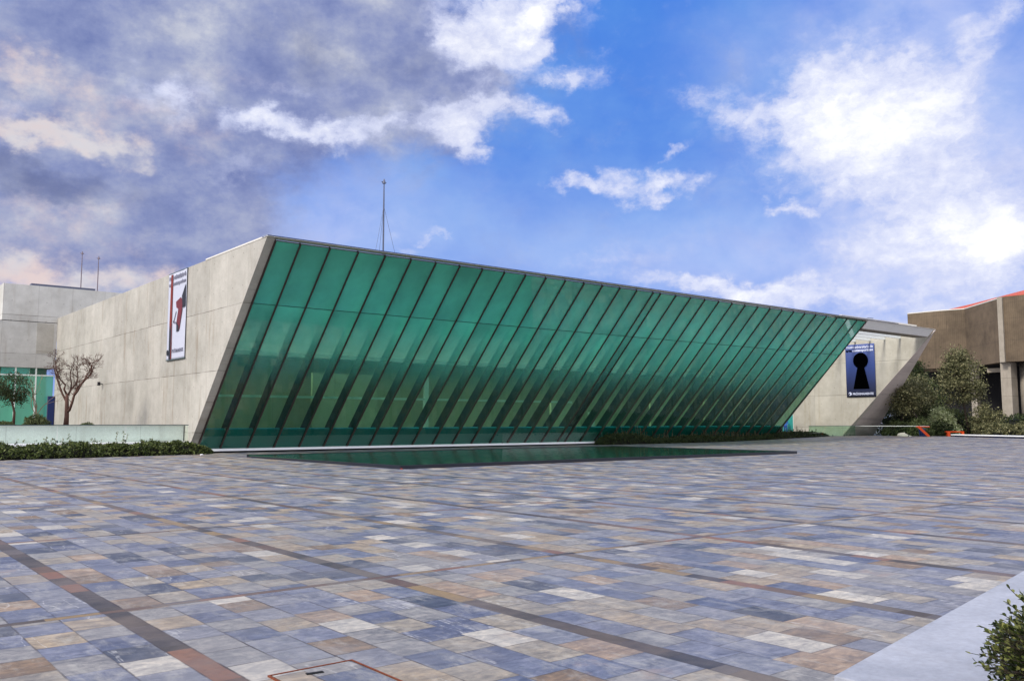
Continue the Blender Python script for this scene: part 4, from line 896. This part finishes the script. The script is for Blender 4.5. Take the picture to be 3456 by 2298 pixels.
for i in (1, 2): wallseg(i, 8.2, 8.548, 1.9, 'under_ledge', M_brown, .5)

# ------------------------------------------------------------------ person by the door
def person(loc, rz, label):
    V = [(0, 0, .93), (0, 0, 1.12), (0, 0, 1.38), (0, 0, 1.50), (0, .01, 1.60), (0, .015, 1.70), (.09, 0, .88), (.10, .01, .5), (.10, -.02, .09), (.10, .13, .04), (-.09, 0, .88), (-.11, .05, .5), (-.11, -.06, .09), (-.11, .09, .04),
         (.18, 0, 1.42), (.24, .0, 1.16), (.23, .12, .93), (.22, .17, .85), (-.18, 0, 1.42), (-.24, -.02, 1.16), (-.2, .16, 1.02), (-.16, .24, 1.0)]
    E = [(0, 1), (1, 2), (2, 3), (3, 4), (4, 5), (0, 6), (6, 7), (7, 8), (8, 9), (0, 10), (10, 11), (11, 12), (12, 13), (2, 14), (14, 15), (15, 16), (16, 17), (2, 18), (18, 19), (19, 20), (20, 21)]
    Rr = [.15, .14, .16, .055, .085, .075, .095, .065, .045, .035, .095, .065, .045, .035, .065, .048, .034, .035, .065, .048, .034, .035]
    me = bpy.data.meshes.new('p'); me.from_pydata(V, E, []); o = bpy.data.objects.new('p', me); COL.objects.link(o)
    m = o.modifiers.new('s', 'SKIN'); sv = me.skin_vertices[0].data
    for s_, r in zip(sv, Rr): s_.radius = (r, r * (.8 if r > .12 else 1))
    sv[0].use_root = True
    o.modifiers.new('u', 'SUBSURF').levels = 2
    bpy.context.view_layer.update()
    me2 = bpy.data.meshes.new_from_object(o.evaluated_get(bpy.context.evaluated_depsgraph_get())); bpy.data.objects.remove(o)
    me2.materials.clear()
    for mm in (M_skin, M_shirt, M_trous, M_dark): me2.materials.append(mm)
    for p_ in me2.polygons:
        c = p_.center; k = 0
        if c.z < .08: k = 3
        elif c.z < .96 and abs(c.x) < .2: k = 2
        elif c.z < 1.47: k = 1 if not (abs(c.x) > .17 and c.z < 1.0) and c.y < .17 else 0
        p_.material_index = k; p_.use_smooth = True
    ro = bpy.data.objects.new('person', me2); COL.objects.link(ro); ro.location = loc; ro.rotation_euler = (0, 0, rz); tag(ro, label, 'person')
    hb = MB(); ns = 14
    for j in range(8):
        for i in range(ns):
            a = 2 * math.pi * i / ns; b = math.pi * (.5 - .62 * j / 7); hb.v.append(Vector((.1 * math.cos(a) * math.cos(b), -.012 + .11 * math.sin(a) * math.cos(b), 1.675 + .115 * math.sin(b) + (.05 if math.sin(a) > .4 and b < .3 else 0))))
    for j in range(7):
        for i in range(ns): hb.f.append((j * ns + i, j * ns + (i + 1) % ns, (j + 1) * ns + (i + 1) % ns, (j + 1) * ns + i)); hb.m.append(0)
    h = hb.build('hair', M_hair, None, smooth=True); h.parent = ro
    nb = MB().box(-.012, .012, .085, .115, 1.62, 1.66).box(-.045, -.02, .083, .093, 1.665, 1.675, 1).box(.02, .045, .083, .093, 1.665, 1.675, 1).box(-.025, .025, .078, .09, 1.585, 1.593, 1).build('face', [M_skin, M_hair], None); nb.parent = ro
    return ro
person((78.35, 52.2, .27), R(120), 'person in blue clothes standing by the entrance door behind the hedge')

# ------------------------------------------------------------------ bush, bottom right
bb = thing('leafy_bush', (5.25, 1.75, .15), 'glossy round leaved bush hanging over the pale kerb in the bottom right corner', 'bush')
rg = random.Random(77); st = MB(); V = []; F = []
BC = Vector((5.22, 1.60, .37))
def leaf3(p, d, s, rg):
    d = d.normalized(); a = d.cross(Vector((rg.gauss(0, .5), rg.gauss(0, .5), 1))).normalized(); n = a.cross(d)
    if n.z < 0: n = -n
    b = len(V); prof = [(0, .12), (.25, .34), (.55, .46), (.85, .34), (1, .0)]
    for t_, w_ in prof:
        c = p + d * s * 1.5 * t_ + n * s * (.25 * t_ * t_)
        if w_: V.extend([c - a * s * w_ + n * s * w_ * .25, c, c + a * s * w_ + n * s * w_ * .25])
        else: V.append(c)
    for k in range(3):
        q = b + 3 * k; F.extend([(q, q + 1, q + 4, q + 3), (q + 1, q + 2, q + 5, q + 4)])
    q = b + 9; F.extend([(q, q + 1, q + 3), (q + 1, q + 2, q + 3)])
for i in range(2000):
    v = Vector((rg.gauss(0, 1), rg.gauss(0, 1), rg.gauss(0, .9))).normalized()
    if v.z < -.75: continue
    k = rg.uniform(.74, .94) * (1 + .22 * noise.noise(v * 2.5 + Vector((3, 1, 2))) + .14 * noise.noise(v * 7))
    tip = BC + Vector((v.x * .64 * k, v.y * .64 * k, v.z * .44 * k)); root = BC + Vector((v.x * .2, v.y * .2, v.z * .1 - .1))
    mid = (tip + root) / 2 + Vector((0, 0, .02)); st.tube([root, mid, tip], [.004, .003, .0015], 4, cap=False)
    ax = (tip - mid).normalized()
    for j in range(rg.randint(7, 10)):
        f = rg.uniform(0, 1) ** .6; pp = mid + (tip - mid) * (.35 + .65 * f)
        side = ax.cross(Vector((rg.gauss(0, 1), rg.gauss(0, 1), rg.gauss(0, 1)))).normalized()
        leaf3(pp, ax * rg.uniform(.5, 1.1) + side * rg.uniform(.3, 1), rg.uniform(.014, .022), rg)
mesh_obj('foliage', V, F, ML_bush, bb, smooth=True); st.build('twigs', M_bark, bb)
cv = MB()
for j in range(7):
    for i in range(14):
        a = 2 * math.pi * i / 14; b = math.pi * (j / 6 - .5); cv.v.append(BC + Vector((.43 * math.cos(a) * math.cos(b), .43 * math.sin(a) * math.cos(b), .29 * math.sin(b))))
for j in range(6):
    for i in range(14): cv.f.append((j * 14 + i, j * 14 + (i + 1) % 14, (j + 1) * 14 + (i + 1) % 14, (j + 1) * 14 + i)); cv.m.append(0)
cv.build('woody_core', M_core, bb, smooth=True)

# small fallen things
for (x, y, z, s, m, lab) in ((15.4, 42.6, 0, .10, M_sill, 'pale crumpled scrap on the paving at the right tip of the left hedge'), (28.7, 38.95, .15, .05, M_rust, 'small rusty leaf on the far rim of the pool'), (16.1, 25.7, 0, .05, M_orange, 'small orange leaf beside the near corner of the pool')):
    V = []; F = []
    for i in range(9):
        a = 2 * math.pi * i / 9; V.append((x + s * (1 + .3 * math.sin(i * 2.3)) * math.cos(a), y + s * (1 + .3 * math.cos(i * 1.7)) * math.sin(a), z + .012 + s * .35 * abs(math.sin(i * 1.9))))
    V.append((x, y, z + s * .7)); F = [(i, (i + 1) % 9, 9) for i in range(9)] + [tuple(reversed(range(9)))]
    tag(mesh_obj('scrap' if m is M_sill else 'fallen_leaf', V, F, m), lab, 'litter' if m is M_sill else 'leaf')
